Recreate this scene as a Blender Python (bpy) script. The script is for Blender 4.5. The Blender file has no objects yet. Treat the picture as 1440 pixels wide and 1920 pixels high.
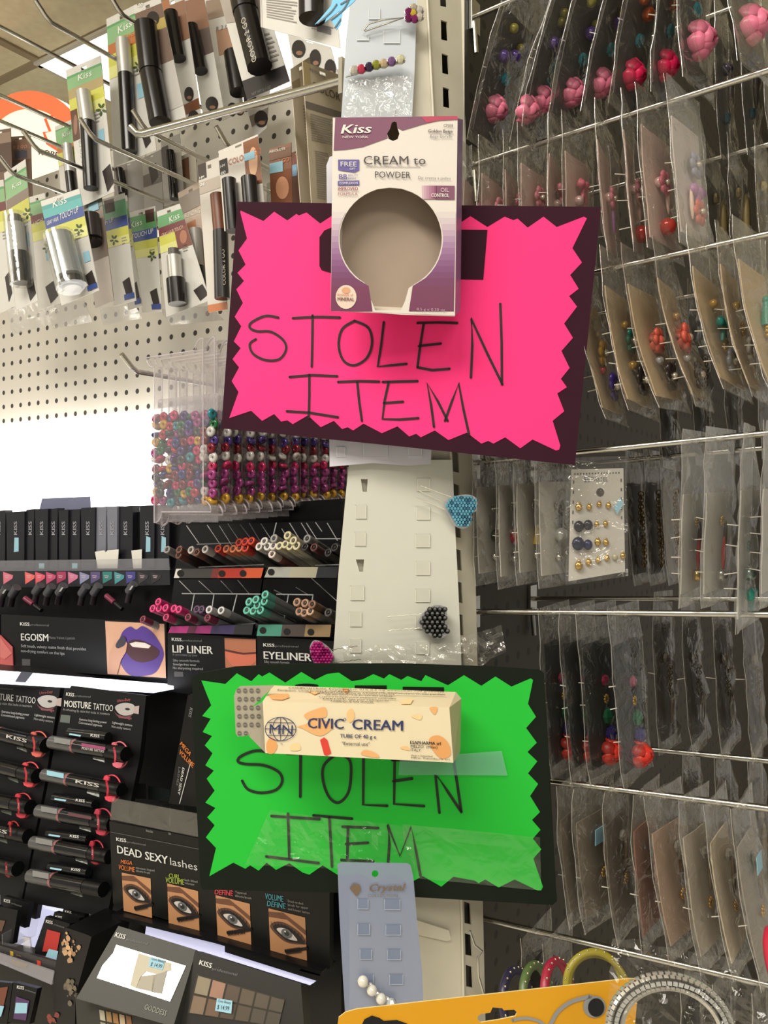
import bpy, math, random
from math import sin, cos, pi, radians, sqrt, tan, atan2
from mathutils import Vector as V, Matrix, noise, geometry
random.seed(7)
SC = bpy.context.scene; COL = SC.collection
# ---------------------------------------------------------------- camera, world, lights, exposure
F, CX, CY, EYE = 1550.0, 720.0, 960.0, 1.5
cam = bpy.data.objects.new('camera', bpy.data.cameras.new('camera')); COL.objects.link(cam)
cam.location = (0, 0, EYE); cam.rotation_euler = (pi/2, 0, 0)
cam.data.sensor_fit = 'VERTICAL'; cam.data.sensor_height = 36.0; cam.data.lens = F/1920*36.0
cam.data.clip_start = .01
SC.camera = cam
SC.view_settings.view_transform = 'Standard'; SC.view_settings.look = 'None'
SC.view_settings.exposure = -0.30; SC.view_settings.gamma = 1.0; SC.view_settings.use_curve_mapping = False
SC.cycles.transparent_max_bounces = 40; SC.cycles.max_bounces = 8; SC.cycles.use_denoising = True
SC.cycles.caustics_reflective = False; SC.cycles.caustics_refractive = False
SC.cycles.sample_clamp_indirect = 4.0
w = bpy.data.worlds.new('store_air'); SC.world = w; w.use_nodes = True
w.node_tree.nodes['Background'].inputs[0].default_value = (1.0, .95, .87, 1)
w.node_tree.nodes['Background'].inputs[1].default_value = .46
CEIL = 2.75
def area(name, loc, sx, sy, power, col=(1, .95, .86)):
    d = bpy.data.lights.new(name, 'AREA'); d.shape = 'RECTANGLE'; d.size = sx; d.size_y = sy
    d.energy = power; d.color = col
    o = bpy.data.objects.new(name, d); COL.objects.link(o); o.location = loc; o.rotation_euler = (0, 0, radians(-33))
    return o
area('ceiling_tubes', (-.75, -.35, CEIL-.03), 1.2, .6, 52)
area('ceiling_tubes.001', (.55, -1.5, CEIL-.03), 1.2, .6, 34)
area('added_mirror_lamp', (-3.25, .45, CEIL-.03), 1.7, 1.3, 60)  # unseen lamp, added where the palette mirror reflects it as white

# ---------------------------------------------------------------- projection helpers
CAM = V((0, 0, EYE))
def ray(u, v): return V(((u-CX)/F, 1.0, -(v-CY)/F))
def at(u, v, Y): return CAM + ray(u, v)*Y
UP = V((0, 0, 1)); TH = radians(57)
eL = V((sin(TH), -cos(TH), 0)); nL = V((-cos(TH), -sin(TH), 0))     # left wall: right-hand direction, outward normal
eR = V((cos(TH), sin(TH), 0)); nR = V((sin(TH), -cos(TH), 0))       # right wall
OL = V((-.056, 1.08, 0)); OR = V((.07, .72, 0))
class Pl:
    def __init__(s, p, n):
        s.p = V(p); s.n = V(n).normalized()
        if s.n.dot(CAM - s.p) < 0: s.n = -s.n
    def __call__(s, u, v, o=0.0):
        p = s.p + s.n*o; r = ray(u, v); return CAM + r*((p-CAM).dot(s.n)/r.dot(s.n))
    def px(s, u, v):                                   # metres per pixel on the plane, vertically
        return (s(u, v)-s(u, v+1)).length
    def off(s, d): return Pl(s.p+s.n*d, s.n)
def L(d, tilt=0, z0=1.5):
    a = radians(tilt); return Pl(OL+nL*d+UP*z0, nL*cos(a)+UP*sin(a))
def R_(d): return Pl(OR+nR*d+UP*1.5, nR)
def FR(Y, yaw=0, pitch=0):
    a, b = radians(yaw), radians(pitch); return Pl(CAM+V((0, Y, 0)), V((sin(a)*cos(b), -cos(a)*cos(b), sin(b))))
def HZ(z): return Pl(V((0, 0, z)), UP)
def zm(k, ox, oy):
    def f(*a):
        if len(a) == 2: return (ox+a[0]/k, oy+a[1]/k)
        return [(ox+x/k, oy+y/k) for x, y in a[0]]
    return f
Z1 = zm(3, 0, 0); Z2 = zm(2.6667, 380, 0); Z3 = zm(2.4, 840, 0); Z4 = zm(3.6, 1040, 420); Z5 = zm(2.1818, 0, 560); Z6 = zm(2.1818, 0, 920)
Y1 = zm(3.6, 0, 1240); Y2 = zm(2.1818, 0, 1560); Y3 = zm(1.946, 400, 360); Y4 = zm(2, 340, 1220); Y5 = zm(3.6, 560, 840)
Y6 = zm(2.4828, 860, 820); Y7 = zm(2.4828, 860, 1140); Y8 = zm(1.7143, 600, 1480)
X1 = zm(6, 0, 1620); X2 = zm(2.88, 140, 1700); X3 = zm(4.3636, 0, 1030); X4 = zm(4.1143, 300, 970); X5 = zm(3.6, 600, 1600)
X6 = zm(2.88, 940, 1720); X7 = zm(4.3625, 0, 1280)
# ---------------------------------------------------------------- materials
def lin(c): return tuple(((x/255)/12.92 if x/255 <= .04045 else ((x/255+.055)/1.055)**2.4) for x in c)
_M = {}
def M(r, g, b, rough=.5, metal=0., spec=.5, var=.05, bump=0., scale=60., island=None):
    key = (r, g, b, rough, metal, spec, var, bump, scale, str(island))
    if key in _M: return _M[key]
    m = bpy.data.materials.new('surface'); m.use_nodes = True; nt = m.node_tree; N = nt.nodes; K = nt.links
    p = N['Principled BSDF']; p.inputs['Roughness'].default_value = rough; p.inputs['Metallic'].default_value = metal
    p.inputs['Specular IOR Level'].default_value = spec
    tc = N.new('ShaderNodeTexCoord'); no = N.new('ShaderNodeTexNoise'); no.inputs['Scale'].default_value = scale; no.inputs['Detail'].default_value = 2
    K.new(tc.outputs['Object'], no.inputs['Vector'])
    if island:
        ge = N.new('ShaderNodeNewGeometry'); cr = N.new('ShaderNodeValToRGB'); cr.color_ramp.interpolation = 'CONSTANT'
        e = cr.color_ramp.elements
        while len(e) < len(island): e.new(.5)
        for i, c in enumerate(island): e[i].position = i/len(island); e[i].color = (*lin(c), 1)
        K.new(ge.outputs['Random Per Island'], cr.inputs[0]); K.new(cr.outputs[0], p.inputs['Base Color'])
    else:
        c = lin((r, g, b)); mx = N.new('ShaderNodeMix'); mx.data_type = 'RGBA'
        mx.inputs[6].default_value = (*[x*(1-var) for x in c], 1); mx.inputs[7].default_value = (*[min(1, x*(1+var)) for x in c], 1)
        K.new(no.outputs['Fac'], mx.inputs[0]); K.new(mx.outputs[2], p.inputs['Base Color'])
    if bump:
        bp = N.new('ShaderNodeBump'); bp.inputs['Strength'].default_value = bump; bp.inputs['Distance'].default_value = .002
        K.new(no.outputs['Fac'], bp.inputs['Height']); K.new(bp.outputs[0], p.inputs['Normal'])
    _M[key] = m; return m
def E(r, g, b, s=1.0):
    key = ('E', r, g, b, s)
    if key in _M: return _M[key]
    m = bpy.data.materials.new('lit'); m.use_nodes = True; nt = m.node_tree; N = nt.nodes
    p = N['Principled BSDF']; c = (*lin((r, g, b)), 1); p.inputs['Base Color'].default_value = c
    p.inputs['Emission Color'].default_value = c; p.inputs['Emission Strength'].default_value = s
    no = N.new('ShaderNodeTexNoise'); no.inputs['Scale'].default_value = 4
    mr = N.new('ShaderNodeMapRange'); mr.inputs[3].default_value = s*.95; mr.inputs[4].default_value = s*1.05
    nt.links.new(no.outputs['Fac'], mr.inputs[0]); nt.links.new(mr.outputs[0], p.inputs['Emission Strength'])
    _M[key] = m; return m
def film(tint=(235, 232, 225), haze=.05, edge=.5, rough=.08, bump=.6, scale=55., milk=None):
    milk = (.9 if haze > .3 else .35) if milk is None else milk; key = ('F', tint, haze, edge, rough, bump, scale, milk)
    if key in _M: return _M[key]
    m = bpy.data.materials.new('clear_plastic'); m.use_nodes = True; nt = m.node_tree; N = nt.nodes; K = nt.links
    N.remove(N['Principled BSDF']); df = N.new('ShaderNodeBsdfDiffuse'); df.inputs[0].default_value = (*lin(tint), 1); gl = N.new('ShaderNodeBsdfGlossy'); gl.inputs[0].default_value = (1, 1, 1, 1); gl.inputs['Roughness'].default_value = rough
    p = N.new('ShaderNodeMixShader'); p.inputs[0].default_value = milk; K.new(gl.outputs[0], p.inputs[1]); K.new(df.outputs[0], p.inputs[2])
    tr = N.new('ShaderNodeBsdfTransparent'); tr.inputs[0].default_value = (.985, .98, .97, 1)
    lw = N.new('ShaderNodeLayerWeight'); lw.inputs[0].default_value = .25
    tc = N.new('ShaderNodeTexCoord'); no = N.new('ShaderNodeTexNoise'); no.inputs['Scale'].default_value = scale; no.inputs['Detail'].default_value = 3
    no.inputs['Distortion'].default_value = 1.2
    bp = N.new('ShaderNodeBump'); bp.inputs['Strength'].default_value = bump; bp.inputs['Distance'].default_value = .004
    mr = N.new('ShaderNodeMapRange'); mr.inputs[3].default_value = haze; mr.inputs[4].default_value = edge
    mx = N.new('ShaderNodeMixShader'); out = N['Material Output']
    K.new(tc.outputs['Object'], no.inputs['Vector']); K.new(no.outputs['Fac'], bp.inputs['Height']); K.new(bp.outputs[0], gl.inputs['Normal']); K.new(bp.outputs[0], lw.inputs['Normal'])
    K.new(lw.outputs['Facing'], mr.inputs[0]); K.new(mr.outputs[0], mx.inputs[0]); K.new(tr.outputs[0], mx.inputs[1]); K.new(p.outputs[0], mx.inputs[2]); K.new(mx.outputs[0], out.inputs[0])
    _M[key] = m; return m
CHROME = M(200, 198, 190, .22, 1.0, var=.02)
BLACK = M(14, 14, 15, .38); MATTE = M(17, 17, 18, .6); INK = M(22, 14, 20, .6)
WHITE = M(226, 224, 216, .5); TXT = M(214, 214, 210, .5); GREYT = M(120, 120, 122, .5)
TAG = M(150, 196, 215, .5); CLEAR = film()
# ---------------------------------------------------------------- mesh builder
_TX = {}
def glyphs(s, bold):
    if (s, bold) in _TX: return _TX[s, bold]
    cu = bpy.data.curves.new('lettering', 'FONT'); cu.body = s; cu.resolution_u = 2; cu.offset = 0.0
    ob = bpy.data.objects.new('lettering', cu); me = bpy.data.meshes.new_from_object(ob)
    vs = [v.co.copy() for v in me.vertices]; fs = [tuple(p.vertices) for p in me.polygons]
    bpy.data.objects.remove(ob); bpy.data.curves.remove(cu); bpy.data.meshes.remove(me)
    x0 = min(v.x for v in vs); x1 = max(v.x for v in vs)
    _TX[s, bold] = ([(v.x-x0, v.y) for v in vs], fs, x1-x0); return _TX[s, bold]
class B:
    def __init__(s): s.v = []; s.f = []; s.m = []; s.sm = []; s.mats = []
    def _mi(s, m):
        if m not in s.mats: s.mats.append(m)
        return s.mats.index(m)
    def add(s, vs, fs, m, smooth=False):
        o = len(s.v); k = s._mi(m); s.v += [V(x) for x in vs]
        for f in fs: s.f.append(tuple(i+o for i in f)); s.m.append(k); s.sm.append(smooth)
        return s
    def poly(s, pts, m):
        pts = [V(p) for p in pts]
        tri = geometry.tessellate_polygon([pts]); return s.add(pts, tri, m)
    def prism(s, pts, vec, m, side=None, holes=()):
        """pts front outline, extruded by vec to the back"""
        loops = [[V(p) for p in pts]] + [[V(p) for p in h] for h in holes]; vec = V(vec)
        fl = [p for l in loops for p in l]; n = len(fl); tri = geometry.tessellate_polygon(loops)
        s.add(fl, tri, m); s.add([p+vec for p in fl], [t[::-1] for t in tri], side or m)
        for l in loops:
            k = len(l); s.add(l+[p+vec for p in l], [(i, (i+1) % k, k+(i+1) % k, k+i) for i in range(k)], side or m)
        return s
    def plate(s, pl, px, th, m, side=None, holes=(), o=0.):
        return s.prism([pl(u, v, o) for u, v in px], -pl.n*th, m, side, [[pl(u, v, o) for u, v in h] for h in holes])
    def dec(s, pl, px, m, o=.0004): return s.poly([pl(u, v, o) for u, v in px], m)
    def frame(s, P0, P1):
        d = (P1-P0).normalized(); a = d.cross(UP if abs(d.z) < .9 else V((1, 0, 0))).normalized(); return d, a, d.cross(a)
    def tube(s, pts, r, m, n=8, cap=True):
        pts = [V(p) for p in pts]; rings = []; k = len(pts); rr = r if isinstance(r, (list, tuple)) else [r]*k
        d0 = (pts[1]-pts[0]).normalized(); a = d0.cross(UP if abs(d0.z) < .9 else V((1, 0, 0))).normalized()
        for i, p in enumerate(pts):
            d = (pts[min(i+1, k-1)]-pts[max(i-1, 0)]).normalized(); a = (a-d*a.dot(d)).normalized(); b = d.cross(a)
            rings += [p+(a*cos(2*pi*j/n)+b*sin(2*pi*j/n))*rr[i] for j in range(n)]
        fs = [(i*n+j, i*n+(j+1) % n, (i+1)*n+(j+1) % n, (i+1)*n+j) for i in range(k-1) for j in range(n)]
        s.add(rings, fs, m, True)
        if cap: s.add(rings[:n], [tuple(range(n))[::-1]], m); s.add(rings[-n:], [tuple(range(n))], m)
        return s
    def ball(s, c, r, m, n=8, k=6, ax=None, smooth=True, jit=0.):
        """ellipsoid; r scalar or 3 radii along ax (3 vectors)"""
        c = V(c); rr = r if isinstance(r, (list, tuple)) else (r, r, r); ax = ax or (V((1, 0, 0)), V((0, 1, 0)), UP); vs = []
        for i in range(k+1):
            t = pi*i/k
            for j in range(n):
                q = 2*pi*j/n; e = 1+(noise.noise(V((cos(q)*sin(t), sin(q)*sin(t), cos(t)))*2.2+c*90)*jit if jit else 0)
                vs.append(c+(ax[0]*(rr[0]*sin(t)*cos(q))+ax[1]*(rr[1]*sin(t)*sin(q))+ax[2]*(rr[2]*cos(t)))*e)
        return s.add(vs, [(i*n+j, i*n+(j+1) % n, (i+1)*n+(j+1) % n, (i+1)*n+j) for i in range(k) for j in range(n)], m, smooth)
    def torus(s, c, ax, ay, R, r, m, n=20, k=8):
        c = V(c); az = ax.cross(ay); vs = []
        for i in range(n):
            t = 2*pi*i/n; d = ax*cos(t)+ay*sin(t)
            vs += [c+d*(R+r*cos(2*pi*j/k))+az*(r*sin(2*pi*j/k)) for j in range(k)]
        return s.add(vs, [(i*k+j, i*k+(j+1) % k, ((i+1) % n)*k+(j+1) % k, ((i+1) % n)*k+j) for i in range(n) for j in range(k)], m, True)
    def box(s, c, ax, ay, az, m):
        """c centre; half-axes"""
        c = V(c); vs = [c+ax*i+ay*j+az*k for i in (-1, 1) for j in (-1, 1) for k in (-1, 1)]
        return s.add(vs, [(0, 1, 3, 2), (4, 6, 7, 5), (0, 4, 5, 1), (2, 3, 7, 6), (0, 2, 6, 4), (1, 5, 7, 3)], m)
    def stroke(s, pl, px, wpx, m, o=.0005, smooth=True, closed=False):
        if smooth and len(px) > 2: px = spline(px, closed)
        k = pl.px(*px[0])*wpx/2; P = [pl(u, v, o) for u, v in px]; n = len(P); a = []; b = []
        for i in range(n):
            d = (P[min(i+1, n-1)]-P[max(i-1, 0)]).normalized(); t = pl.n.cross(d); a.append(P[i]+t*k); b.append(P[i]-t*k)
        s.add(a+b, [(i, i+1, n+i+1, n+i) for i in range(n-1)], m)
        for q in (0, n-1):
            s.add([P[q]+(pl.n.cross(UP).normalized()*cos(x*pi/4)+(pl.n.cross(pl.n.cross(UP))).normalized()*sin(x*pi/4))*k for x in range(8)], [tuple(range(8))], m)
        return s
    def text(s, pl, t, p0, p1, m, h=None, bold=False, o=.0006, shear=0.):
        vs, fs, wd = glyphs(t, bold); A = pl(*p0, o); Bq = pl(*p1, o); x = Bq-A; sx = x.length/wd; x = x.normalized(); y = pl.n.cross(x)
        sy = sx if h is None else pl.px(*p0)*h/.70
        for k in ((0, .022, .044) if bold else (0,)): s.add([A+x*((px+k+shear*py)*sx)+y*(py*sy)+pl.n*k*.0005 for px, py in vs], fs, m)
        return s
    def rod(s, pl, p0, p1, rpx, m, o=0., r1=None, n=12, lift=1.0):
        k = pl.px(*p0); r = rpx*k; return s.tube([pl(*p0, o+r*lift), pl(*p1, o+r*lift)], [r, (r1 or rpx)*k], m, n)
def spline(p, closed=False, n=5):
    out = []; k = len(p); g = (lambda i: p[i % k]) if closed else (lambda i: p[max(0, min(k-1, i))])
    for i in range(k if closed else k-1):
        a, b, c, d = g(i-1), g(i), g(i+1), g(i+2)
        for j in range(n):
            t = j/n
            out.append(tuple(.5*((2*b[q])+(-a[q]+c[q])*t+(2*a[q]-5*b[q]+4*c[q]-d[q])*t*t+(-a[q]+3*b[q]-3*c[q]+d[q])*t**3) for q in (0, 1)))
    if not closed: out.append(p[-1])
    return out
def quad(q, s, t):
    """bilinear point in a pixel quad given as top-left, top-right, bottom-right, bottom-left"""
    a, b, c, d = q; return tuple((a[i]*(1-s)+b[i]*s)*(1-t)+(d[i]*(1-s)+c[i]*s)*t for i in (0, 1))
def sub(q, s0, t0, s1, t1): return [quad(q, s0, t0), quad(q, s1, t0), quad(q, s1, t1), quad(q, s0, t1)]
def ell(cx, cy, rx, ry, n=20, rot=0.):
    c, d = cos(rot), sin(rot); return [(cx+rx*cos(2*pi*i/n)*c-ry*sin(2*pi*i/n)*d, cy+rx*cos(2*pi*i/n)*d+ry*sin(2*pi*i/n)*c) for i in range(n)]
# ---------------------------------------------------------------- objects
ORG = {}
def thing(name, label, cat, loc, group=None):
    o = bpy.data.objects.new(name, None); COL.objects.link(o); o.location = V(loc); o.empty_display_size = .02
    o['label'] = label; o['category'] = cat; ORG[o.name] = V(loc)
    if group: o['group'] = group
    return o
def put(name, b, parent=None, label=None, kind=None, loc=None):
    me = bpy.data.meshes.new(name); o = bpy.data.objects.new(name, me); COL.objects.link(o)
    org = ORG[parent.name] if parent else V(loc or (0, 0, 0))
    me.from_pydata([tuple(v-org) for v in b.v], [], b.f)
    for m in b.mats: me.materials.append(m)
    me.polygons.foreach_set('material_index', b.m); me.polygons.foreach_set('use_smooth', b.sm); me.update()
    ORG[o.name] = org
    if parent: o.parent = parent
    else: o.location = org
    if label: o['label'] = label
    if kind: o['kind'] = kind
    return o
def solo(name, b, label, cat, group=None, kind=None):
    c = sum(b.v, V((0, 0, 0)))/len(b.v); o = put(name, b, loc=c, label=label); o['category'] = cat
    if group: o['group'] = group
    if kind: o['kind'] = kind
    return o
ORD = 'first second third fourth fifth sixth seventh eighth ninth tenth eleventh twelfth thirteenth fourteenth fifteenth sixteenth'.split()
# ---------------------------------------------------------------- the room
def pegmat(col, hole):
    m = bpy.data.materials.new('pegboard'); m.use_nodes = True; nt = m.node_tree; N = nt.nodes; K = nt.links; p = N['Principled BSDF']
    p.inputs['Roughness'].default_value = .55
    tc = N.new('ShaderNodeTexCoord'); sp = N.new('ShaderNodeSeparateXYZ'); K.new(tc.outputs['UV'], sp.inputs[0]); d = []
    for i in (0, 1):
        a = N.new('ShaderNodeMath'); a.operation = 'FRACT'; K.new(sp.outputs[i], a.inputs[0])
        b = N.new('ShaderNodeMath'); b.operation = 'SUBTRACT'; b.inputs[1].default_value = .5; K.new(a.outputs[0], b.inputs[0])
        c = N.new('ShaderNodeMath'); c.operation = 'POWER'; c.inputs[1].default_value = 2; e = N.new('ShaderNodeMath'); e.operation = 'ABSOLUTE'
        K.new(b.outputs[0], e.inputs[0]); K.new(e.outputs[0], c.inputs[0]); d.append(c)
    s = N.new('ShaderNodeMath'); s.operation = 'ADD'; K.new(d[0].outputs[0], s.inputs[0]); K.new(d[1].outputs[0], s.inputs[1])
    l = N.new('ShaderNodeMath'); l.operation = 'LESS_THAN'; l.inputs[1].default_value = .0256; K.new(s.outputs[0], l.inputs[0])
    mx = N.new('ShaderNodeMix'); mx.data_type = 'RGBA'; mx.inputs[6].default_value = (*lin(col), 1); mx.inputs[7].default_value = (*lin(hole), 1)
    K.new(l.outputs[0], mx.inputs[0]); K.new(mx.outputs[2], p.inputs['Base Color']); return m
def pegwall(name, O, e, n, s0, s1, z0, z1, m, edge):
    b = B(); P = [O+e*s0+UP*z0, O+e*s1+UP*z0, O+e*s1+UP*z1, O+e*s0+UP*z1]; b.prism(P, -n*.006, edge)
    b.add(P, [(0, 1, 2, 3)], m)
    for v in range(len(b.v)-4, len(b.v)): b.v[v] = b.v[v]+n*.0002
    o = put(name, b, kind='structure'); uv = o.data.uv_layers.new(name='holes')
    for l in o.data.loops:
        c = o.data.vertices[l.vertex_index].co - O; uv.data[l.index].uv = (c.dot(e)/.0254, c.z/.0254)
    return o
CREAM = M(205, 199, 180, .5); DARKEDGE = M(70, 64, 54, .6)
pegwall('wall_left', OL, eL, nL, -1.3, .16, .1, 2.08, pegmat((206, 201, 190), (52, 46, 40)), CREAM)
pegwall('wall_right', OR, eR, nR, .0, 2.9, .1, 2.74, pegmat((56, 51, 42), (15, 13, 11)), DARKEDGE)  # right board's base colour darkened to stand for shade among the bags
b = B(); b.prism([OR+UP*.1, OR+eR*.33+UP*.1, OR+eR*.33+UP*2.05, OR+UP*2.05], V((-.012, .004, 0)), CREAM); put('trim_1', b, kind='structure')
b = B(); b.prism([V((-7, -3, 0)), V((4, -3, 0)), V((4, 5, 0)), V((-7, 5, 0))], V((0, 0, -.05)), M(226, 220, 208, .4, scale=4, var=.08)); put('floor', b, kind='structure')
# ceiling: tiles in one grid, leaving the light fixture openings covered by the fixtures
b = B(); tile = M(250, 236, 206, .9, var=.16, scale=45, bump=.3); seam = M(170, 155, 130, .7)
b.prism([V((-7, -3, CEIL)), V((4, -3, CEIL)), V((4, 5, CEIL)), V((-7, 5, CEIL))], V((0, 0, .05)), tile)
cl = put('ceiling', b, kind='structure')
b = B(); HC = HZ(CEIL)
c0 = HC(75, 113)
for k in range(-6, 7):
    P = c0-nL*0+(-nL)*(.61*k)-UP*.003; b.box(P, eL*3.5, nL*.012, UP*.003, seam)
    P = c0+eL*(.61*k)-UP*.004; b.box(P, nL*3.5, eL*.012, UP*.003, seam)
put('trim_2', b, kind='structure')
t = thing('ceiling_light', 'bright rectangular ceiling light panel showing above the hanging cards', 'ceiling light', c0+eL*.61-nL*.3)
b = B(); b.prism([c0-UP*.014, c0+eL*1.2-UP*.014, c0+eL*1.2-nL*.6-UP*.014, c0-nL*.6-UP*.014], UP*.006, E(255, 252, 240, 2.2)); put('diffuser', b, t)
b = B()
for p, q in ((0, .6), (1.2, .6)): b.box(c0+eL*p-nL*.3-UP*.008, nL*.3, eL*.012, UP*.006, WHITE)
for q in (0, .6): b.box(c0+eL*.6-nL*q-UP*.008, eL*.612, nL*.012, UP*.006, WHITE)
put('frame', b, t)
# far wall with the round lit sign
b = B(); fw = Pl(V((-.97, 2.22, 1.5)), nL); far = lambda u, v, o=0: fw(u, v, o)
P = V((0, 3.4, 0)); b.prism([P-eL*2.6, P+eL*2, P+eL*2+UP*CEIL, P-eL*2.6+UP*CEIL], -nL*.05, M(150, 136, 112, .8)); put('wall_back', b, kind='structure')
b = B(); fw = fw.off(.04)
cx, cy, rx, ry = 55, 300, 112, 130
t = thing('store_sign', 'round lit store sign with a red orange arc and dark capital letters beyond the pegboard', 'sign', fw(55, 300))
b.plate(fw, ell(cx, cy, rx, ry, 40), .03, E(255, 250, 228, .95)); put('face', b, t)
b = B(); arc = [(cx+rx*1.0*cos(radians(a)), cy+ry*1.0*sin(radians(a))) for a in range(180, 361, 6)]; ar2 = [(cx+(rx-24)*cos(radians(a)), cy+6+(ry-28)*sin(radians(a))) for a in range(360, 179, -6)]
b.dec(fw, arc+ar2, E(246, 122, 78, .85), .006); put('arc', b, t)
b = B(); zz = zm(5.54, 0, 140); RED = E(240, 105, 70, .85)
b.stroke(fw, zz([(540, 440), (470, 460), (520, 590), (455, 600), (490, 700), (600, 770)]), 9, RED, .006, False); put('scribble', b, t)
b = B(); b.text(fw, 'ROBE', zz(400, 830), zz(600, 870), M(60, 50, 45), 11, True, .006); put('lettering', b, t)
# ---------------------------------------------------------------- centre: post, sheets, signs, boxes, clips
PF = FR(.70)
b = B(); b.plate(PF, [(655, -60), (798, -60), (848, 900), (868, 1800), (872, 1990), (655, 1990)], .03, CREAM)
S0, S1 = [at(797, -60, .70), at(871, 1990, .70)], [at(866, -60, .722), at(912, 1990, .722)]
nS = (S1[0]-S0[0]).cross(S0[1]-S0[0]); PS = Pl(S0[0], nS)
def sx(v, f): return 797+(74*(v+60)/2050)+f*(69-28*(v+60)/2050)
holes = []
v = -26.
while v < 1960:
    hh = 40+4*v/1900; c = .5
    x = sx(v, .48) if v < 700 else sx(v, .34+.1*(1960-v)/1260); x2 = x+.4; w_ = 6.5
    holes.append([(x-w_, v), (x+w_-1, v+4), (x+w_+1, v+hh), (x-w_+1, v+hh-3)]); v += 63-4*v/1900
b.plate(PS, [(797, -60), (866, -60), (912, 1990), (871, 1990)], .0015, CREAM, None, holes)
b.tube([at(798, -60, .6985), at(848, 900, .6985), at(872, 1990, .6985)], .0011, M(222, 216, 198, .4))
b.plate(PS, [(800, -60), (864, -60), (910, 1990), (874, 1990)], .001, M(60, 54, 44, .8), o=-.018)  # dark sheet behind the slots, painted for the shade inside the hollow post
b.plate(PF, sub([(655, -60), (660, -60), (660, 1990), (655, 1990)], 0, 0, 1, 1), .06, CREAM, o=-.02)
put('column', b, kind='structure')
b = B(); b.plate(PF, [(770, 1722), (842, 1745), (846, 1762), (838, 1765), (770, 1750)], .0015, M(214, 208, 188, .5), o=.003)
b.plate(PF, [(765, 1722), (842, 1744), (842, 1748), (765, 1730)], .001, DARKEDGE, o=.0006)
solo('folded_tab', b, 'cream folded metal tab sticking out of the post below the green sign', 'tab')

SHEET = M(198, 206, 214, .35, var=.02); SHEET2 = M(206, 206, 194, .4, var=.02); LIP = M(226, 228, 226, .3)
def tabs(b, pl, rects, m, lip):
    for q in rects:
        b = B(); b.plate(pl, q, .0004, m, o=.0008); b.stroke(pl, [q[0], q[3], q[2], q[1]], 1.6, lip, .0010, False); put('tab', b, t)
# top sheet
t = thing('hair_clip_sheet', 'pale blue-grey plastic hair clip sheet at the top of the post', 'display card', at(710, 120, .69)); P1_ = FR(.690, 4)
b = B(); b.plate(P1_, Z2([(742, -20), (1075, -20), (1068, 100), (1060, 350), (1045, 620), (690, 620), (700, 480), (716, 200)]), .0008, SHEET); put('sheet', b, t)
b = B(); tabs(b, P1_, [Z2([(830, 40), (885, 40), (885, 95), (830, 95)]), Z2([(905, 150), (985, 150), (985, 215), (905, 215)]), Z2([(890, 550), (960, 545), (960, 590), (890, 590)]), Z2([(770, 180), (830, 180), (830, 200), (770, 200)])], SHEET, LIP)
t = thing('hair_clip_sheet', 'white plastic hair clip sheet peeking out under the pink sign', 'display card', at(709, 850, .685)); P2_ = FR(.685)
b = B(); b.plate(P2_, [(612, 310), (618, 294), (640, 288), (830, 296), (808, 870), (765, 873), (700, 868), (618, 875)], .0008, M(214, 212, 222, .35)); put('sheet', b, t)
b = B(); tabs(b, P2_, [Y3([(450, 930), (480, 930), (480, 965), (450, 965)]), Y3([(548, 915), (635, 915), (635, 970), (548, 970)]), Y3([(712, 925), (760, 925), (760, 965), (712, 965)])], M(214, 212, 222, .35), M(240, 240, 244, .3))
t = thing('hair_clip_sheet', 'long cream plastic hair clip sheet on the post between the pink and green signs', 'display card', at(750, 1060, .69)); P3_ = FR(.694)
Hs = [Y5([(420, 210), (466, 210), (460, 296), (432, 294)]), Y5([(386, 752), (441, 752), (434, 836), (410, 834)])]
b = B(); b.plate(P3_, [(655, 862), (848, 862), (852, 960), (860, 1120), (866, 1262), (622, 1262), (628, 1180), (634, 1080), (648, 930)], .0008, SHEET2, None, Hs); put('sheet', b, t)
tr = []
for q in [(385, 385, 455, 475), (378, 568, 450, 658), (350, 930, 440, 1025), (345, 1105, 422, 1203), (345, 1290, 420, 1380), (800, 205, 885, 290), (795, 395, 885, 482), (792, 580, 885, 668), (792, 765, 885, 855), (790, 950, 885, 1038), (790, 1130, 880, 1220), (790, 1310, 880, 1390)]:
    tr.append(Y5([(q[0], q[1]), (q[2], q[1]), (q[2], q[3]), (q[0], q[3])]))
b = B(); tabs(b, P3_, tr, M(202, 201, 188, .4), M(224, 222, 208, .3))

# ---- clips
def polyin(p, x, y):
    c = False
    for i in range(len(p)):
        (x0, y0), (x1, y1) = p[i-1], p[i]
        if (y0 > y) != (y1 > y) and x < (x1-x0)*(y-y0)/(y1-y0)+x0: c = not c
    return c
def heart(label, pl, px, prongs, stone, dark, step=7.4, pm=CHROME):
    px = spline(px, True, 4); cx = sum(p[0] for p in px)/len(px); cy = sum(p[1] for p in px)/len(px)
    t = thing('hair_clip', label, 'hair clip', pl(cx, cy), 'rhinestone heart clips on the post')
    b = B(); b.plate(pl, px, .003, M(205, 205, 205, .3, .8), o=.004); put('heart_base', b, t)
    b = B(); rr = pl.px(cx, cy); row = 0; y = min(p[1] for p in px)
    sh = [(cx+(x-cx)*.93, cy+(yy-cy)*.93) for x, yy in px]
    while y < max(p[1] for p in px):
        x = min(p[0] for p in px)+(step/2 if row % 2 else 0)
        while x < max(p[0] for p in px):
            if polyin(sh, x, y):
                h = .0022*(1-(((x-cx)**2+(y-cy)**2)/36**2)); b.ball(pl(x, y, .0045+max(0, h)), rr*step*.56, random.choice([stone, stone, stone, dark]), 6, 4, smooth=False)
            x += step
        y += step*.87; row += 1
    put('rhinestones', b, t)
    for k in prongs:
        b = B(); b.tube([pl(*q, .003) for q in k], .00035, pm, 6); put('prong', b, t)
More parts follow.
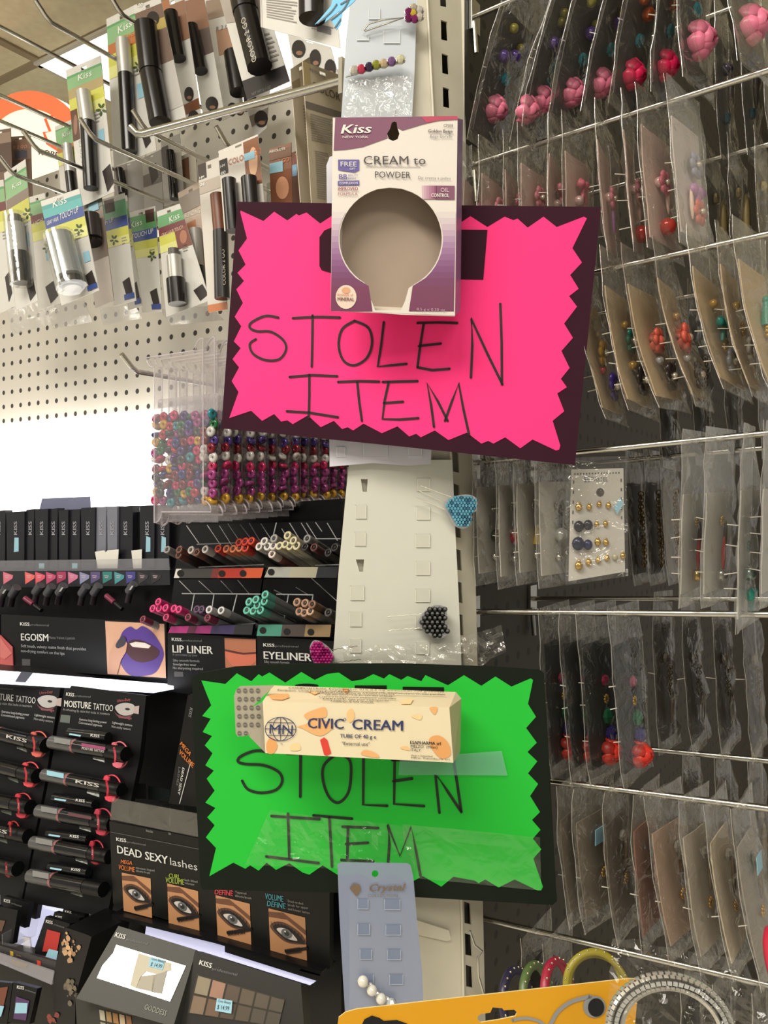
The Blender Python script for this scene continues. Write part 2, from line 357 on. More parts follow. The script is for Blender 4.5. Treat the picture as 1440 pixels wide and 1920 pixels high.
def wav(a, b_, n=9): return [(a[0]+(b_[0]-a[0])*i/n, a[1]+(b_[1]-a[1])*i/n+(.7 if i % 2 else -.7)) for i in range(n+1)]
PH = FR(.688)
heart('blue rhinestone heart hair clip on the cream sheet', PH, Y5([(980, 370), (1040, 330), (1110, 315), (1170, 320), (1205, 352), (1200, 420), (1172, 445), (1170, 490), (1150, 530), (1100, 545), (1050, 520), (1010, 450)]),
      [[Y5(1040, 335), Y5(825, 255)], [Y5(985, 372), Y5(812, 288)], [Y5(985, 415), Y5(880, 372), Y5(785, 343)]], M(110, 178, 205, .08, .55), M(70, 120, 150, .08, .55), 6.0, M(228, 222, 206, .3, .6))
heart('black rhinestone heart hair clip near the bottom of the cream sheet', PH, Y5([(800, 1180), (840, 1115), (900, 1070), (940, 1060), (985, 1075), (1003, 1130), (990, 1180), (1015, 1200), (1010, 1250), (960, 1285), (890, 1265), (830, 1215)]),
      [wav(Y5(830, 1120), Y5(600, 1140)), wav(Y5(815, 1215), Y5(610, 1232))], M(16, 17, 16, .3), M(26, 26, 25, .3), 9.4, M(228, 226, 210, .3, .6))
heart('magenta rhinestone heart hair clip at the left edge of the cream sheet', PH, Y5([(75, 1345), (95, 1305), (130, 1302), (180, 1330), (225, 1375), (243, 1420), (215, 1470), (160, 1512), (120, 1500), (97, 1440), (82, 1400)]),
      [wav(Y5(225, 1362), Y5(398, 1335)), wav(Y5(240, 1450), Y5(420, 1425))], M(190, 50, 135, .1, .45), M(135, 25, 95, .1, .45), 6.0, M(120, 115, 105, .3, .8))
def gemclip(label, pl, gems, bar):
    t = thing('hair_clip', label, 'hair clip', pl(*gems[0][0]), 'jewelled clips on the hair clip sheets')
    b = B(); b.tube([pl(*q, .002) for q in bar], .0007, CHROME, 6); put('bar', b, t)
    for p, r, c, f in gems:
        b = B(); k = pl.px(*p); b.ball(pl(*p, .002+r*k), r*k, M(*c, .08, .35 if f else .1), 7 if f else 10, 5 if f else 8, smooth=not f)
        if f: b.torus(pl(*p, .002+r*k*.6), V((1, 0, 0)), UP, r*k*1.02, .0005, CHROME, 10, 5)
        put('gem' if f else 'pearl', b, t)
g = [((760, 352), (195, 190, 180)), ((793, 346), (200, 60, 90)), ((832, 335), (60, 50, 80)), ((868, 325), (150, 155, 60)), ((905, 318), (205, 185, 150)), ((945, 308), (130, 95, 150)), ((990, 297), (225, 222, 190))]
gemclip('hair clip with a row of mixed jewels across the top sheet', FR(.686), [(Z2(*p), 8.5, c, 1) for p, c in g], [Z2(715, 385), Z2(850, 345), Z2(1010, 310)])
g = [((1030, 60), (120, 30, 95)), ((1060, 95), (135, 35, 105)), ((1030, 92), (110, 25, 85)), ((1055, 40), (190, 180, 160)), ((1085, 85), (205, 200, 190)), ((1085, 52), (205, 200, 195)), ((1052, 68), (215, 190, 70))]
gemclip('hair clip with a purple and clear jewel flower at the very top', FR(.686), [(Z2(*p), 7.5, c, 1) for p, c in g], [Z2(805, 152), Z2(830, 120), Z2(900, 100), Z2(1010, 88), Z2(900, 125), Z2(810, 156)])

# ---- the two signs
def parallelo(c, Y0):
    """four pixel corners of a flat board -> its plane, the first corner at depth Y0 on average"""
    r = [ray(*p) for p in c]
    A = Matrix(((r[1].x, -r[2].x, r[3].x), (r[1].y, -r[2].y, r[3].y), (r[1].z, -r[2].z, r[3].z)))
    d = A.inverted() @ r[0]; D = [1, *d]; k = Y0/(sum(D)/4); P = [CAM+r[i]*D[i]*k for i in range(4)]
    return Pl((P[0]+P[1]+P[2]+P[3])/4, (P[1]-P[0]).cross(P[3]-P[0]))
def soft(pl, ang):                                       # keep only part of the solved turn
    n = pl.n; return Pl(pl.p, V((n.x*ang, n.y, n.z*ang)))
def sign(label, pl, board, star, letters, ink, mcol, blocks, w, bcol):
    cx = sum(p[0] for p in board)/len(board); cy = sum(p[1] for p in board)/len(board)
    t = thing('paper_sign', label, 'sign', pl(cx, cy, -.002))
    b = B(); b.plate(pl, board, .0014, bcol); put('backing_board', b, t)
    b = B(); b.plate(pl, star, .0003, mcol, o=.0004); put('starburst_paper', b, t)
    if blocks:
        b = B(); [b.dec(pl, q, bcol, .0008) for q in blocks]; put('dark_patch', b, t)
    for st, cl, sm in letters:
        b = B()
        for s_ in st: b.stroke(pl, s_, w, ink, .0010, sm, cl)
        put('lettering', b, t)
    return t
PINK = M(252, 44, 128, .75, var=.015, scale=200); BOARD1 = M(52, 18, 34, .7, 0., .15); BOARD2 = M(14, 24, 13, .6, 0., .2)
pk = soft(parallelo([(445, 378), (1127, 388), (1078, 872), (415, 803)], .66), .45)
star = [(100, 68), (183, 106), (222, 72), (270, 104), (303, 80), (312, 86), (340, 75), (390, 115), (440, 82), (490, 112), (540, 84), (600, 118), (660, 88), (720, 122), (780, 92), (850, 124), (880, 105), (905, 110), (938, 88), (1000, 128), (1063, 90), (1095, 103), (1110, 97), (1147, 130), (1205, 90), (1253, 128), (1352, 90), (1363, 96), (1310, 205), (1345, 257), (1302, 303), (1333, 353), (1298, 380), (1327, 418), (1280, 480), (1312, 532), (1270, 580), (1300, 642), (1268, 682), (1290, 712), (1255, 735), (1280, 800), (1238, 835), (1266, 925), (1262, 940), (1250, 943), (1165, 903), (1120, 935), (1065, 895), (1022, 918), (1003, 908), (978, 918), (925, 878), (858, 905), (808, 870), (757, 895), (740, 882), (715, 892), (672, 855), (615, 880), (548, 845), (510, 870), (490, 858), (470, 865), (440, 835), (392, 858), (345, 815), (290, 847), (270, 833), (248, 838), (222, 810), (178, 835), (138, 798), (58, 825), (92, 730), (67, 690), (94, 640), (70, 610), (100, 570), (75, 545), (102, 490), (78, 455), (108, 405), (84, 355), (112, 325), (88, 295), (118, 265), (92, 213), (123, 170), (98, 72)]
def LT_(z, raw): return [([z(s_) for s_ in st], cl, sm) for st, cl, sm in raw]
pl_l = [([[(237, 458), (190, 452), (140, 475), (133, 495), (160, 508), (210, 510), (255, 540), (265, 575), (240, 610), (190, 613), (145, 590), (133, 555), (155, 537)]], False, True),
 ([[(290, 460), (380, 456), (462, 458)], [(362, 450), (361, 540), (359, 637)]], False, True),
 ([[(515, 470), (470, 500), (457, 560), (475, 615), (515, 632), (560, 605), (579, 550), (565, 495), (515, 470)]], False, True),
 ([[(622, 475), (612, 560), (600, 637), (650, 632), (705, 627)]], False, False),
 ([[(745, 478), (820, 476), (890, 478)], [(768, 478), (755, 560), (745, 640)], [(745, 640), (800, 650), (862, 645)], [(750, 562), (830, 553)]], False, False),
 ([[(940, 677), (945, 560), (940, 460), (1000, 590), (1055, 702)], [(1047, 408), (1052, 550), (1053, 702)]], False, False),
 ([[(278, 675), (360, 668), (452, 672)], [(350, 667), (350, 745), (348, 822)], [(268, 800), (350, 805), (455, 822)]], False, False),
 ([[(455, 693), (530, 690), (605, 692)], [(525, 693), (532, 765), (542, 835)]], False, False),
 ([[(618, 693), (745, 690)], [(640, 693), (625, 760), (617, 828), (680, 830), (748, 825)], [(622, 770), (692, 765)]], False, False),
 ([[(805, 857), (795, 780), (780, 697), (820, 765), (855, 835)], [(845, 835), (870, 765), (895, 697), (912, 790), (933, 885)]], False, False)]
sign('pink starburst sign with handwritten capitals on a dark maroon board', pk, [(445, 378), (790, 384), (1127, 388), (1078, 872), (760, 838), (415, 803)], Y3(star), LT_(Y3, pl_l), INK, PINK,
     [Y3([(387, 165), (405, 140), (435, 128), (640, 128), (640, 300), (435, 297), (395, 285), (387, 270)]), Y3([(760, 136), (1000, 138), (985, 320), (760, 316)])], 4.6, BOARD1)
gs = [(75, 112), (165, 125), (208, 85), (262, 115), (290, 88), (303, 97), (330, 82), (390, 120), (450, 80), (500, 110), (545, 88), (590, 82), (640, 115), (680, 108), (720, 88), (760, 105), (780, 88), (825, 110), (848, 95), (900, 115), (915, 92), (1000, 130), (1060, 92), (1125, 132), (1178, 97), (1238, 135), (1310, 104), (1319, 110), (1300, 200), (1330, 248), (1293, 290), (1333, 345), (1298, 380), (1335, 415), (1300, 460), (1338, 500), (1308, 545), (1345, 605), (1315, 635), (1347, 672), (1318, 705), (1350, 745), (1320, 780), (1356, 885), (1350, 898), (1335, 899), (1250, 858), (1190, 888), (1140, 858), (1115, 872), (1100, 862), (1020, 848), (975, 885), (905, 845), (850, 875), (790, 840), (730, 870), (670, 835), (620, 845), (585, 840), (530, 805), (480, 840), (455, 832), (405, 797), (355, 822), (320, 795), (290, 825), (258, 805), (240, 818), (195, 795), (105, 846), (130, 740), (92, 700), (125, 655), (97, 625), (128, 590), (90, 570), (125, 525), (95, 480), (122, 450), (90, 430), (117, 385), (88, 355), (115, 320), (80, 305), (110, 255), (78, 245), (112, 205)]
gl = [([[(338, 382), (280, 375), (225, 395), (212, 415), (240, 425), (310, 430), (365, 455), (378, 490), (355, 522), (300, 533), (250, 520), (228, 488)]], False, True),
 ([[(395, 385), (500, 385)], [(447, 385), (446, 548)]], False, False),
 ([[(585, 385), (535, 430), (532, 490), (555, 550), (590, 570), (625, 535), (636, 470), (630, 410), (585, 385)]], False, True),
 ([[(683, 400), (682, 578), (772, 582)]], False, False),
 ([[(800, 412), (798, 575), (910, 583)], [(795, 490), (865, 480)], [(790, 410), (890, 412)]], False, False),
 ([[(968, 608), (953, 465), (1000, 530), (1050, 605)], [(1020, 405), (1035, 500), (1050, 605)]], False, False),
 ([[(338, 620), (518, 632)], [(400, 612), (405, 780)], [(318, 772), (400, 782), (515, 797)]], False, False),
 ([[(495, 618), (640, 630)], [(555, 625), (565, 810)]], False, False),
 ([[(605, 660), (738, 665)], [(625, 660), (622, 785)], [(618, 725), (700, 720)], [(600, 785), (720, 790)]], False, False),
 ([[(775, 800), (780, 730), (773, 652), (820, 770), (862, 660), (880, 750), (897, 845)]], False, False)]
gn = soft(parallelo([(362, 1262), (1020, 1256), (1044, 1700), (376, 1666)], .665), .3)
sign('green starburst sign with handwritten capitals on a black board', gn, [(360, 1272), (375, 1262), (440, 1250), (560, 1244), (760, 1244), (930, 1250), (1012, 1256), (1020, 1262), (1034, 1500), (1044, 1690), (1036, 1697), (880, 1688), (640, 1674), (380, 1668), (376, 1660), (366, 1460)], Y4(gs), LT_(Y4, gl), M(14, 30, 12, .6), M(22, 190, 50, .75, var=.015, scale=200),
     [Y4(ell(470, 131, 45, 8, 14)), Y4([(650, 130), (770, 130), (770, 150), (650, 150)]), Y4([(830, 135), (985, 137), (985, 160), (830, 160)])], 5.2, BOARD2)

# ---- powder box
PB = FR(.615, 4)
q0 = [(624, 220), (858, 221), (853, 593), (620, 583)]
t = thing('powder_box', 'white and purple cosmetics box with a round cutout hanging over the pink sign', 'box', PB(740, 400))
win = Z2([(875, 945), (935, 938), (995, 943)]) + [Z2(940+256*sin(radians(a)), 1194-256*cos(radians(a))) for a in range(24, 155, 8)] + Z2([(1030, 1440), (1012, 1505), (990, 1577)]) + Z2([(862, 1563), (845, 1505), (828, 1490)]) + [Z2(940+256*sin(radians(a)), 1194-256*cos(radians(a))) for a in range(210, 340, 8)]
hang = Z2([(958, 606), (970, 610), (975, 640), (984, 668), (975, 695), (952, 705), (930, 695), (922, 668), (938, 640), (946, 612)])
PAPER = M(222, 214, 205, .4, var=.02); PLUM = M(112, 45, 82, .35); PINKT = M(178, 44, 82, .4)
b = B(); back = PB(868, 300, -.022)-PB(858, 300)
outl = [(624, 220), (858, 221), (856, 400), (853, 593), (762, 589), (751, 591), (706, 586), (703, 586), (620, 583)]
b.plate(PB, [(624, 220), (858, 221), (853, 593), (755, 590), (700, 586), (620, 583)], .0007, PAPER, None, [hang, [(p[0], min(p[1], 582)) for p in win]])
put('front_panel', b, t)
b = B(); P = [PB(*p) for p in [(858, 221), (853, 593)]]; b.prism([P[0], P[0]+back, P[1]+back, P[1]], V((-.0006, .0002, 0)), M(150, 128, 168, .35, var=.25, scale=250)); put('side_panel', b, t)
b = B(); D = back; P = [PB(*p) for p in [(624, 220), (620, 583)]]; b.prism([P[0]+D, P[0], P[1], P[1]+D], V((.0006, .0002, 0)), PAPER)
P = [PB(*p) for p in [(620, 583), (853, 593)]]; b.prism([P[0]+D, P[0], P[1], P[1]+D], V((0, 0, .0006)), M(216, 205, 190, .6))
P = [PB(*p) for p in q0]; b.prism([p+D for p in P], V((0, .0005, 0)), M(168, 150, 133, .7)); P = [PB(*p) for p in [(624, 220), (858, 221)]]; b.prism([P[0], P[1], P[1]+D, P[0]+D], V((0, 0, -.0005)), PAPER); put('carton_interior', b, t)
b = B()
wave = Z2([(663, 588), (1275, 580), (1276, 596), (1190, 600), (1100, 622), (1000, 652), (975, 640), (970, 610), (958, 606), (946, 612), (938, 640), (922, 668), (925, 690), (800, 735), (720, 748), (655, 752)])
b.dec(PB, wave, PLUM); b.dec(PB, Z2([(1090, 583), (1275, 580), (1276, 597), (1190, 601), (1120, 614)]), PINKT, .0006); put('header_print', b, t)
# purple fade in the carton's lower print, in bands round the opening
def band(y0, y1, c, sgn):
    for sgn in (sgn,):
        o = []
        for y in (y0, y1):
            dx = sqrt(max(0, 262**2-(y-1194)**2)) if y < 1430 else max(90, 110-(y-1430)*.15)
            o.append((940+sgn*dx, y))
        ed = (lambda y: (655-(y-588)*.015) if sgn < 0 else (1275-(y-588)*.02))
        b.dec(PB, Z2([o[0], (ed(y0), y0), (ed(y1), y1), o[1]]), c)
cols = [(214, 203, 202), (205, 190, 196), (195, 174, 188), (184, 157, 179), (172, 140, 170), (160, 122, 160), (150, 106, 149), (140, 92, 138), (131, 79, 127), (123, 68, 116), (116, 58, 104)]
for sg in (-1, 1):
    b = B()
    for i, c in enumerate(cols): band(1060+i*30, 1090+i*30, M(*c, .4), sg)
    band(1390, 1430, M(112, 50, 92, .4), sg); band(1430, 1556, PLUM, sg); put('fade_print', b, t)
b = B(); b.dec(PB, Z2(ell(717, 1485, 52, 60, 24)), M(226, 205, 188, .4), .0008); b.dec(PB, Z2(ell(717, 1452, 22, 16, 14)), M(214, 160, 122, .4), .0010); put('badge', b, t); b = B()
b.dec(PB, Z2([(677, 798), (783, 798), (783, 850), (760, 862), (677, 850)]), M(90, 78, 150, .4), .0006); b.dec(PB, Z2([(675, 905), (783, 902), (783, 926), (675, 928)]), M(96, 84, 152, .4), .0006); put('badge', b, t); b = B()
for i in range(6): b.dec(PB, Z2([(1097+i*12, 928), (1110+i*12, 928), (1110+i*12, 996), (1097+i*12, 995)]), M(206-13*i, 172-20*i, 184-15*i, .4), .0006)
b.dec(PB, Z2([(1165, 928), (1260, 929), (1260, 998), (1165, 997)]), M(120, 58, 92, .4), .0006); put('badge', b, t); b = B()
b.dec(PB, Z2([(815, 833), (1090, 835), (1090, 837), (815, 835)]), GREYT, .0006); put('rule_line', b, t)
b = B(); DK = M(60, 52, 56, .5); MR = M(150, 60, 84, .5); VI = M(96, 84, 152, .5)
for s_, p, q, h, m, bo, shr in [('Kiss', (690, 668), (835, 664), 17, WHITE, 1, .25), ('NEW YORK', (700, 690), (828, 690), 4.2, WHITE, 0, 0), ('CREAM to', (805, 822), (1115, 822), 16, DK, 0, 0), ('POWDER', (862, 888), (1040, 890), 12, DK, 0, 0), ('De crema a polvo', (1078, 895), (1240, 898), 5.5, GREYT, 0, 0),
        ('CP008', (1205, 634), (1252, 634), 5, DK, 0, 0), ('Golden Beige', (1128, 662), (1250, 664), 6, DK, 1, 0), ('Beige Dorado', (1138, 688), (1248, 688), 5.5, GREYT, 0, 0), ('FREE', (690, 832), (770, 832), 9, WHITE, 0, 0), ('GIFT', (735, 848), (765, 848), 3.6, WHITE, 0, 0),
        ('BB', (682, 896), (722, 896), 9.5, VI, 1, 0), ('BEAUTY', (728, 882), (778, 882), 3.6, VI, 0, 0), ('BALM', (728, 897), (765, 897), 3.6, VI, 0, 0), ('COMPLEXION', (684, 921), (775, 920), 4, WHITE, 0, 0), ('IMPROVED', (677, 952), (776, 951), 6.2, MR, 1, 0), ('FORMULA', (677, 977), (775, 976), 5.6, MR, 0, 0),
        ('OIL', (1190, 960), (1232, 960), 8, M(225, 190, 205, .5), 0, 0), ('CONTROL', (1143, 985), (1232, 986), 7, WHITE, 1, 0), ('POWER of', (674, 1480), (752, 1480), 4.6, M(214, 130, 90, .5), 0, 0), ('MINERAL', (674, 1503), (757, 1505), 6.5, M(120, 70, 66, .5), 1, 0), ('8.5 g e 0.30 oz', (1070, 1552), (1212, 1556), 5, M(190, 150, 170, .5), 0, 0)]:
    b = B(); b.text(PB, s_, Z2(*p), Z2(*q), m, h, bo, .0013, shr); put('lettering', b, t)

# ---- cream carton
PCi = FR(.625, -3, 6); PCv = M(226, 212, 178, .45, var=.02)
fr = Y4([(305, 190), (1005, 213), (1020, 420), (315, 384)])
t = thing('cream_carton', 'torn cream medicine carton with orange blotches taped on the green sign', 'box', PCi(*Y4(660, 300)))
Fp = [PCi(*p) for p in fr]
bk = (at(*Y4(345, 130), .648)-Fp[0]); bk2 = (at(*Y4(1030, 155), .645)-Fp[1])
b = B(); b.add([Fp[0], Fp[1], Fp[2], Fp[3], Fp[0]+bk, Fp[1]+bk2, Fp[2]+bk2*.9+UP*.004, Fp[3]+bk], [(0, 3, 2, 1), (0, 1, 5, 4), (2, 3, 7, 6), (4, 5, 6, 7)], PCv); put('carton_body', b, t)
b = B(); e1 = at(*Y4(1050, 180), .640); e2 = at(*Y4(1046, 378), .640); b.prism([Fp[1], e1, e2, Fp[2]], V((-.0008, .0006, 0)), M(206, 190, 158, .5)); b.prism([Fp[1], at(*Y4(1030, 155), .645), e1], V((0, .0006, -.0006)), PCv); put('end_flap', b, t)
b = B(); pat = M(178, 170, 150, .5, var=.05)
Q = FR(.640, 10); b.plate(Q, Y4([(198, 170), (205, 148), (222, 133), (350, 130), (262, 215), (305, 192), (312, 300), (316, 384), (255, 322), (262, 300), (255, 318), (212, 322), (204, 310)]), .0006, pat)
for i in range(6):
    for j in range(4):
        x = 215+j*24+(i % 2)*3; y = 150+i*32
        if x < 300 and not (j > 1 and i == 5): b.dec(Q, Y4(ell(x, y, 8.5, 9, 10)), M(110, 106, 98, .5), .0005); b.text(Q, 'MN', Y4(x-6, y+3), Y4(x+6, y+3), pat, 2.4, 1, .0008)
put('torn_flap', b, t)
b = B(); BL = [(228, 172, 112), (233, 190, 130), (222, 160, 96), (236, 205, 150)]
for k, pp in enumerate([[(460, 240), (530, 212), (545, 225), (540, 250), (500, 255), (540, 262), (570, 285), (520, 320), (450, 290), (435, 285), (480, 268)], [(620, 235), (640, 218), (650, 250), (630, 270)], [(320, 345), (340, 325), (360, 355), (345, 385), (322, 382)], [(410, 355), (440, 350), (445, 372), (410, 374)],
                        [(675, 390), (690, 372), (730, 385), (740, 402)], [(820, 365), (845, 358), (855, 375)], [(930, 330), (965, 318), (1000, 345), (1010, 390), (975, 405), (940, 370)], [(860, 245), (900, 240), (895, 260)], [(930, 215), (960, 212), (950, 240)]]):
    b = B(); b.dec(PCi, spline(Y4(pp), True, 4), M(*BL[k % 4], .5), .0005); put('blotch', b, t)
PT = Pl(Fp[0], (Fp[1]-Fp[0]).cross(bk)); 
for k, pp in enumerate([[(325, 165), (400, 160), (405, 175), (380, 185), (340, 183)], [(470, 150), (520, 155), (500, 165)], [(600, 140), (630, 142), (620, 160)], [(820, 185), (870, 180), (860, 200), (825, 200)]]): b = B(); b.dec(PT, Y4(pp), M(*BL[k % 4], .5), .0005); put('blotch', b, t)
b = B(); b.dec(PCi, Y4([(520, 335), (535, 325), (548, 335), (562, 385), (545, 395), (535, 390)]), M(214, 62, 48, .5), .0005); put('blotch', b, t)
b = B(); NV = M(44, 52, 96, .5); BKT = M(40, 40, 44, .5)
for s_, p, q, h, m, bo in [('CIVIC', (473, 290), (607, 293), 19, NV, 1), ('CREAM', (640, 294), (829, 300), 19, NV, 1), ('TUBE OF 40 g e', (595, 326), (730, 330), 7, NV, 1), ('"External use"', (602, 354), (706, 357), 6.5, BKT, 0), ('ESAPHARMA srl', (858, 350), (972, 354), 6, BKT, 1), ('MELZO  (Milan)', (860, 363), (960, 367), 5, BKT, 0), ('ITALY', (860, 376), (898, 378), 5, BKT, 0), ('Made in Switzerland', (862, 396), (942, 399), 3.2, BKT, 0), ('Mfrs: Tutoderm srl', (862, 404), (1005, 411), 3, BKT, 0), ('MN', (372, 352), (380, 352), 2.6, BKT, 0)]:
    b = B(); b.text(PCi, s_, Y4(*p), Y4(*q), m, h, bo, .0010); put('lettering', b, t)
b = B()
b.stroke(PCi, Y4(ell(613, 258, 5, 5, 12))+[Y4(618, 258)], .8, NV, .001, False)
for i, s_ in enumerate(['COMPOSITION: Ethylparaben 01% 0,2 mg ammonium 100 grammes', 'Excipient: Cetyl propyl alcool 8% fluorine, carbomere, triethanolamine, eau purifiee', 'INDICATIONS: Voie et la notice complete', 'Ne pas laisser a la portee des enfants', 'Craint a temperature ambiante controlee', 'EXP LOT: Ne pas refrigerer', 'FABRIQUE EN SUISSE']):
    x0, x1 = [(400, 985), (360, 990), (515, 800), (540, 790), (515, 805), (530, 780), (560, 720)][i]; y = 141+i*8.3
    b.text(PT, s_, Y4(x0, y-(0 if i < 2 else 0)), Y4(x1, y+(x1-x0)*.028), M(90, 80, 76, .5), 3.0, 0, .0008)
gx, gy = 372, 294
for p in [ell(gx, gy, 58, 44, 28), ell(gx, gy, 30, 44, 24)]: b.stroke(PCi, Y4(p+[p[0]]), 1.3, NV, .001, False)
for dy, k in ((-24, .84), (0, 1), (24, .84)): b.stroke(PCi, [Y4(gx-58*k, gy+dy-1), Y4(gx+58*k, gy+dy+1)], 1.2, NV, .001, False)
b.stroke(PCi, [Y4(gx, gy-44), Y4(gx, gy+44)], 1.2, NV, .001, False); b.text(PCi, 'MN', Y4(330, 311), Y4(417, 315), NV, 18, False, .0013)
b.text(PCi, 'Confezione 40 g', Y4(1020, 400), Y4(1012, 292), BKT, 3.2, 0, .001) if False else None
put('lettering', b, t)

# ---- tapes on the green sign and the sheet
def crinkle(label, pl, px, amp, mat, nx=16, ny=8, seed=0, cat='tape', name='clear_tape'):
    b = B(); vs = []
    for j in range(ny+1):
        for i in range(nx+1):
            p = quad(px, i/nx, j/ny); P = pl(*p); d = noise.noise(P*140+V((seed, 0, 0)))*amp+noise.noise(P*40+V((0, seed, 0)))*amp; vs.append(P+pl.n*d)
    b.add(vs, [(j*(nx+1)+i, j*(nx+1)+i+1, (j+1)*(nx+1)+i+1, (j+1)*(nx+1)+i) for j in range(ny) for i in range(nx)], mat, False)
    return solo(name, b, label, cat)
TAPE = film((200, 225, 190), .05, .4, .1, .5, 90., .5); TAPE2 = film((150, 205, 190), .40, .5, .25, .1)
crinkle('pale bluish strip of tape to the right of the cream carton', gn, Y4([(820, 400), (1200, 372), (1222, 464), (815, 462)]), .0002, TAPE2, 10, 3, 3).location += gn.n*.003
crinkle('crinkled clear tape across the bottom of the green sign', gn.off(.005), Y4([(330, 600), (860, 660), (880, 830), (240, 800)]), .003, TAPE, 22, 8, 5)
crinkle('wide clear tape over the lower right of the green sign', gn.off(.004), Y4([(830, 650), (1345, 700), (1350, 900), (840, 850)]), .0006, film((120, 190, 120), .10, .25, .2, .3), 10, 4, 8)
crinkle('crumpled clear tape along the bottom edge of the cream sheet', FR(.684), [(640, 1212), (880, 1205), (880, 1264), (650, 1268)], .003, film((235, 230, 210), .16, .6, .12, .6, 90.), 20, 6, 9)
crinkle('crumpled clear tape flap sticking out at the right of the post above the green sign', FR(.680, 12), [(866, 1195), (942, 1172), (948, 1222), (868, 1266)], .005, film((230, 228, 215), .12, .6, .1, .7, 90.), 12, 8, 12)
crinkle('crumpled clear tape on the top sheet above the cosmetics box', FR(.684), Z2([(720, 400), (1045, 370), (1045, 575), (700, 590)]), .002, film((235, 235, 235), .08, .5, .1, .7, 120.), 16, 8, 15)

# ---- lower clip card
t = thing('hair_clip_sheet', 'frosted plastic hair clip card hanging in front of the bottom of the green sign', 'display card', at(705, 1770, .64)); P4_ = FR(.640, 2)
FROST = film((146, 158, 186), .70, .82, .35, .05)
hole = X5(ell(372, 138, 23, 24, 14))
b = B(); b.plate(P4_, X5([(118, 75), (150, 62), (590, 68), (612, 82), (630, 160), (650, 400), (690, 800), (705, 1180), (175, 1180), (150, 760), (130, 400)]), .0007, FROST, None, [hole]); put('sheet', b, t)
rr = [(255, 310, 325, 375), (435, 312, 540, 380), (255, 478, 335, 550), (445, 485, 545, 552), (270, 650, 350, 716), (455, 650, 545, 718), (285, 820, 360, 880), (470, 820, 560, 885)]
b = B(); tabs(b, P4_, [X5([(a, c), (d, c), (d, e), (a, e)]) for a, c, d, e in rr], M(120, 132, 158, .4), M(170, 180, 200, .3))
b = B(); GO = M(120, 100, 80, .4); b.text(P4_, 'Crystal', X5(325, 255), X5(560, 250), GO, 13, True, .0012, .3); b.text(P4_, 'COLLECTION', X5(322, 292), X5(525, 292), M(120, 112, 106, .5), 4.6, 0, .0012); b.dec(P4_, X5([(200, 235), (225, 205), (270, 215), (275, 250), (245, 290)]), GO, .0012); put('lettering', b, t)
g = [((290, 865), 10.5, 0), ((340, 890), 5, 1), ((350, 925), 10, 0), ((385, 945), 5, 1), ((412, 982), 10, 0), ((455, 985), 5, 1), ((480, 1010), 9, 1)]
gemclip('pearl and crystal hair clip on the frosted card at the bottom', P4_, [(X5(*p), r, (226, 222, 210) if not f else (205, 205, 205), f) for p, r, f in g], [X5(270, 850), X5(370, 935), X5(500, 1030)])

# ---- yellow bracelet card and bracelet, front bottom
PY = FR(.50, 3, 8); YEL = M(210, 150, 14, .4, var=.03)
t = thing('bracelet_card', 'bright yellow card with a slot hole at the bottom of the display', 'card', PY(900, 1910))
sl = X5([(1065, 1100), (1085, 1085), (1150, 1075), (1165, 1040), (1230, 1045), (1240, 1060), (1310, 1055), (1330, 1075), (1320, 1100), (1200, 1125), (1085, 1142), (1066, 1128)])
b = B(); b.plate(PY, [(632, 1930), (635, 1908), (648, 1898), (670, 1892), (1180, 1835), (1198, 1836), (1180, 2050), (640, 2050)], .0012, YEL, M(225, 205, 150, .5), [sl]); put('card', b, t)
b = B(); b.dec(PY, X5([(285, 1152), (300, 1120), (350, 1095), (400, 1110), (430, 1130), (520, 1125), (590, 1150), (600, 1300), (285, 1300)]), BLACK); put('pattern_print', b, t); b = B(); b.dec(PY, X6(ell(512, 487, 44, 50, 22)), BLACK, .0008)
b.dec(PY, X6(ell(503, 483, 62, 60, 24)), M(140, 140, 140, .4), .0005); put('dot_print', b, t); b = B()
b.stroke(PY, X6([(60, 555), (130, 545), (200, 560), (240, 590)]), 6, M(140, 140, 140, .4)); put('swirl_print', b, t); b = B(); b.stroke(PY, X6([(480, 428), (380, 455), (310, 505), (275, 560), (255, 600)]), 8, M(140, 140, 140, .4)); put('swirl_print', b, t)
PBr = FR(.47, -6, 10); c = PBr(1256, 1932); k = PBr.px(1256, 1932)
t = thing('bracelet', 'silver braided mesh bracelet at the bottom right corner beside the yellow card', 'bracelet', c)
ax = PBr.n.cross(UP).normalized()*-1; ay = PBr.n.cross(ax); Rr = 108*k
b = B(); b.torus(c, ax, ay*.86, Rr, .0042, M(52, 50, 44, .5, .3), 60, 8); put('band', b, t)
b = B()
LINKM = M(216, 214, 206, .32, .75)
for i in range(62):
    a = 2*pi*(i)/62; d = ax*cos(a)+ay*(.86*sin(a)); tg = (ax*-sin(a)+ay*(.86*cos(a))).normalized()
    for j in range(4):
        q = -.6+j*.75; P = c+d*(Rr+.0043*sin(q)*1.0)+PBr.n*.0044*cos(q)+tg*(.0017*(j % 2)); b.box(P+PBr.n*.0003, tg*.0011, (d*cos(q)-PBr.n*sin(q)).normalized()*.00095, (PBr.n*cos(q)+d*sin(q)).normalized()*.0007, LINKM)
put('mesh_links', b, t)
crinkle('clear plastic wrapper around the silver bracelet', PBr.off(.008), [(1150, 1760), (1400, 1800), (1460, 1990), (1130, 1990)], .006, film((215, 215, 205), .03, .4, .06, .9, 60., .15), 18, 14, 21, 'plastic wrapper', 'wrapper')
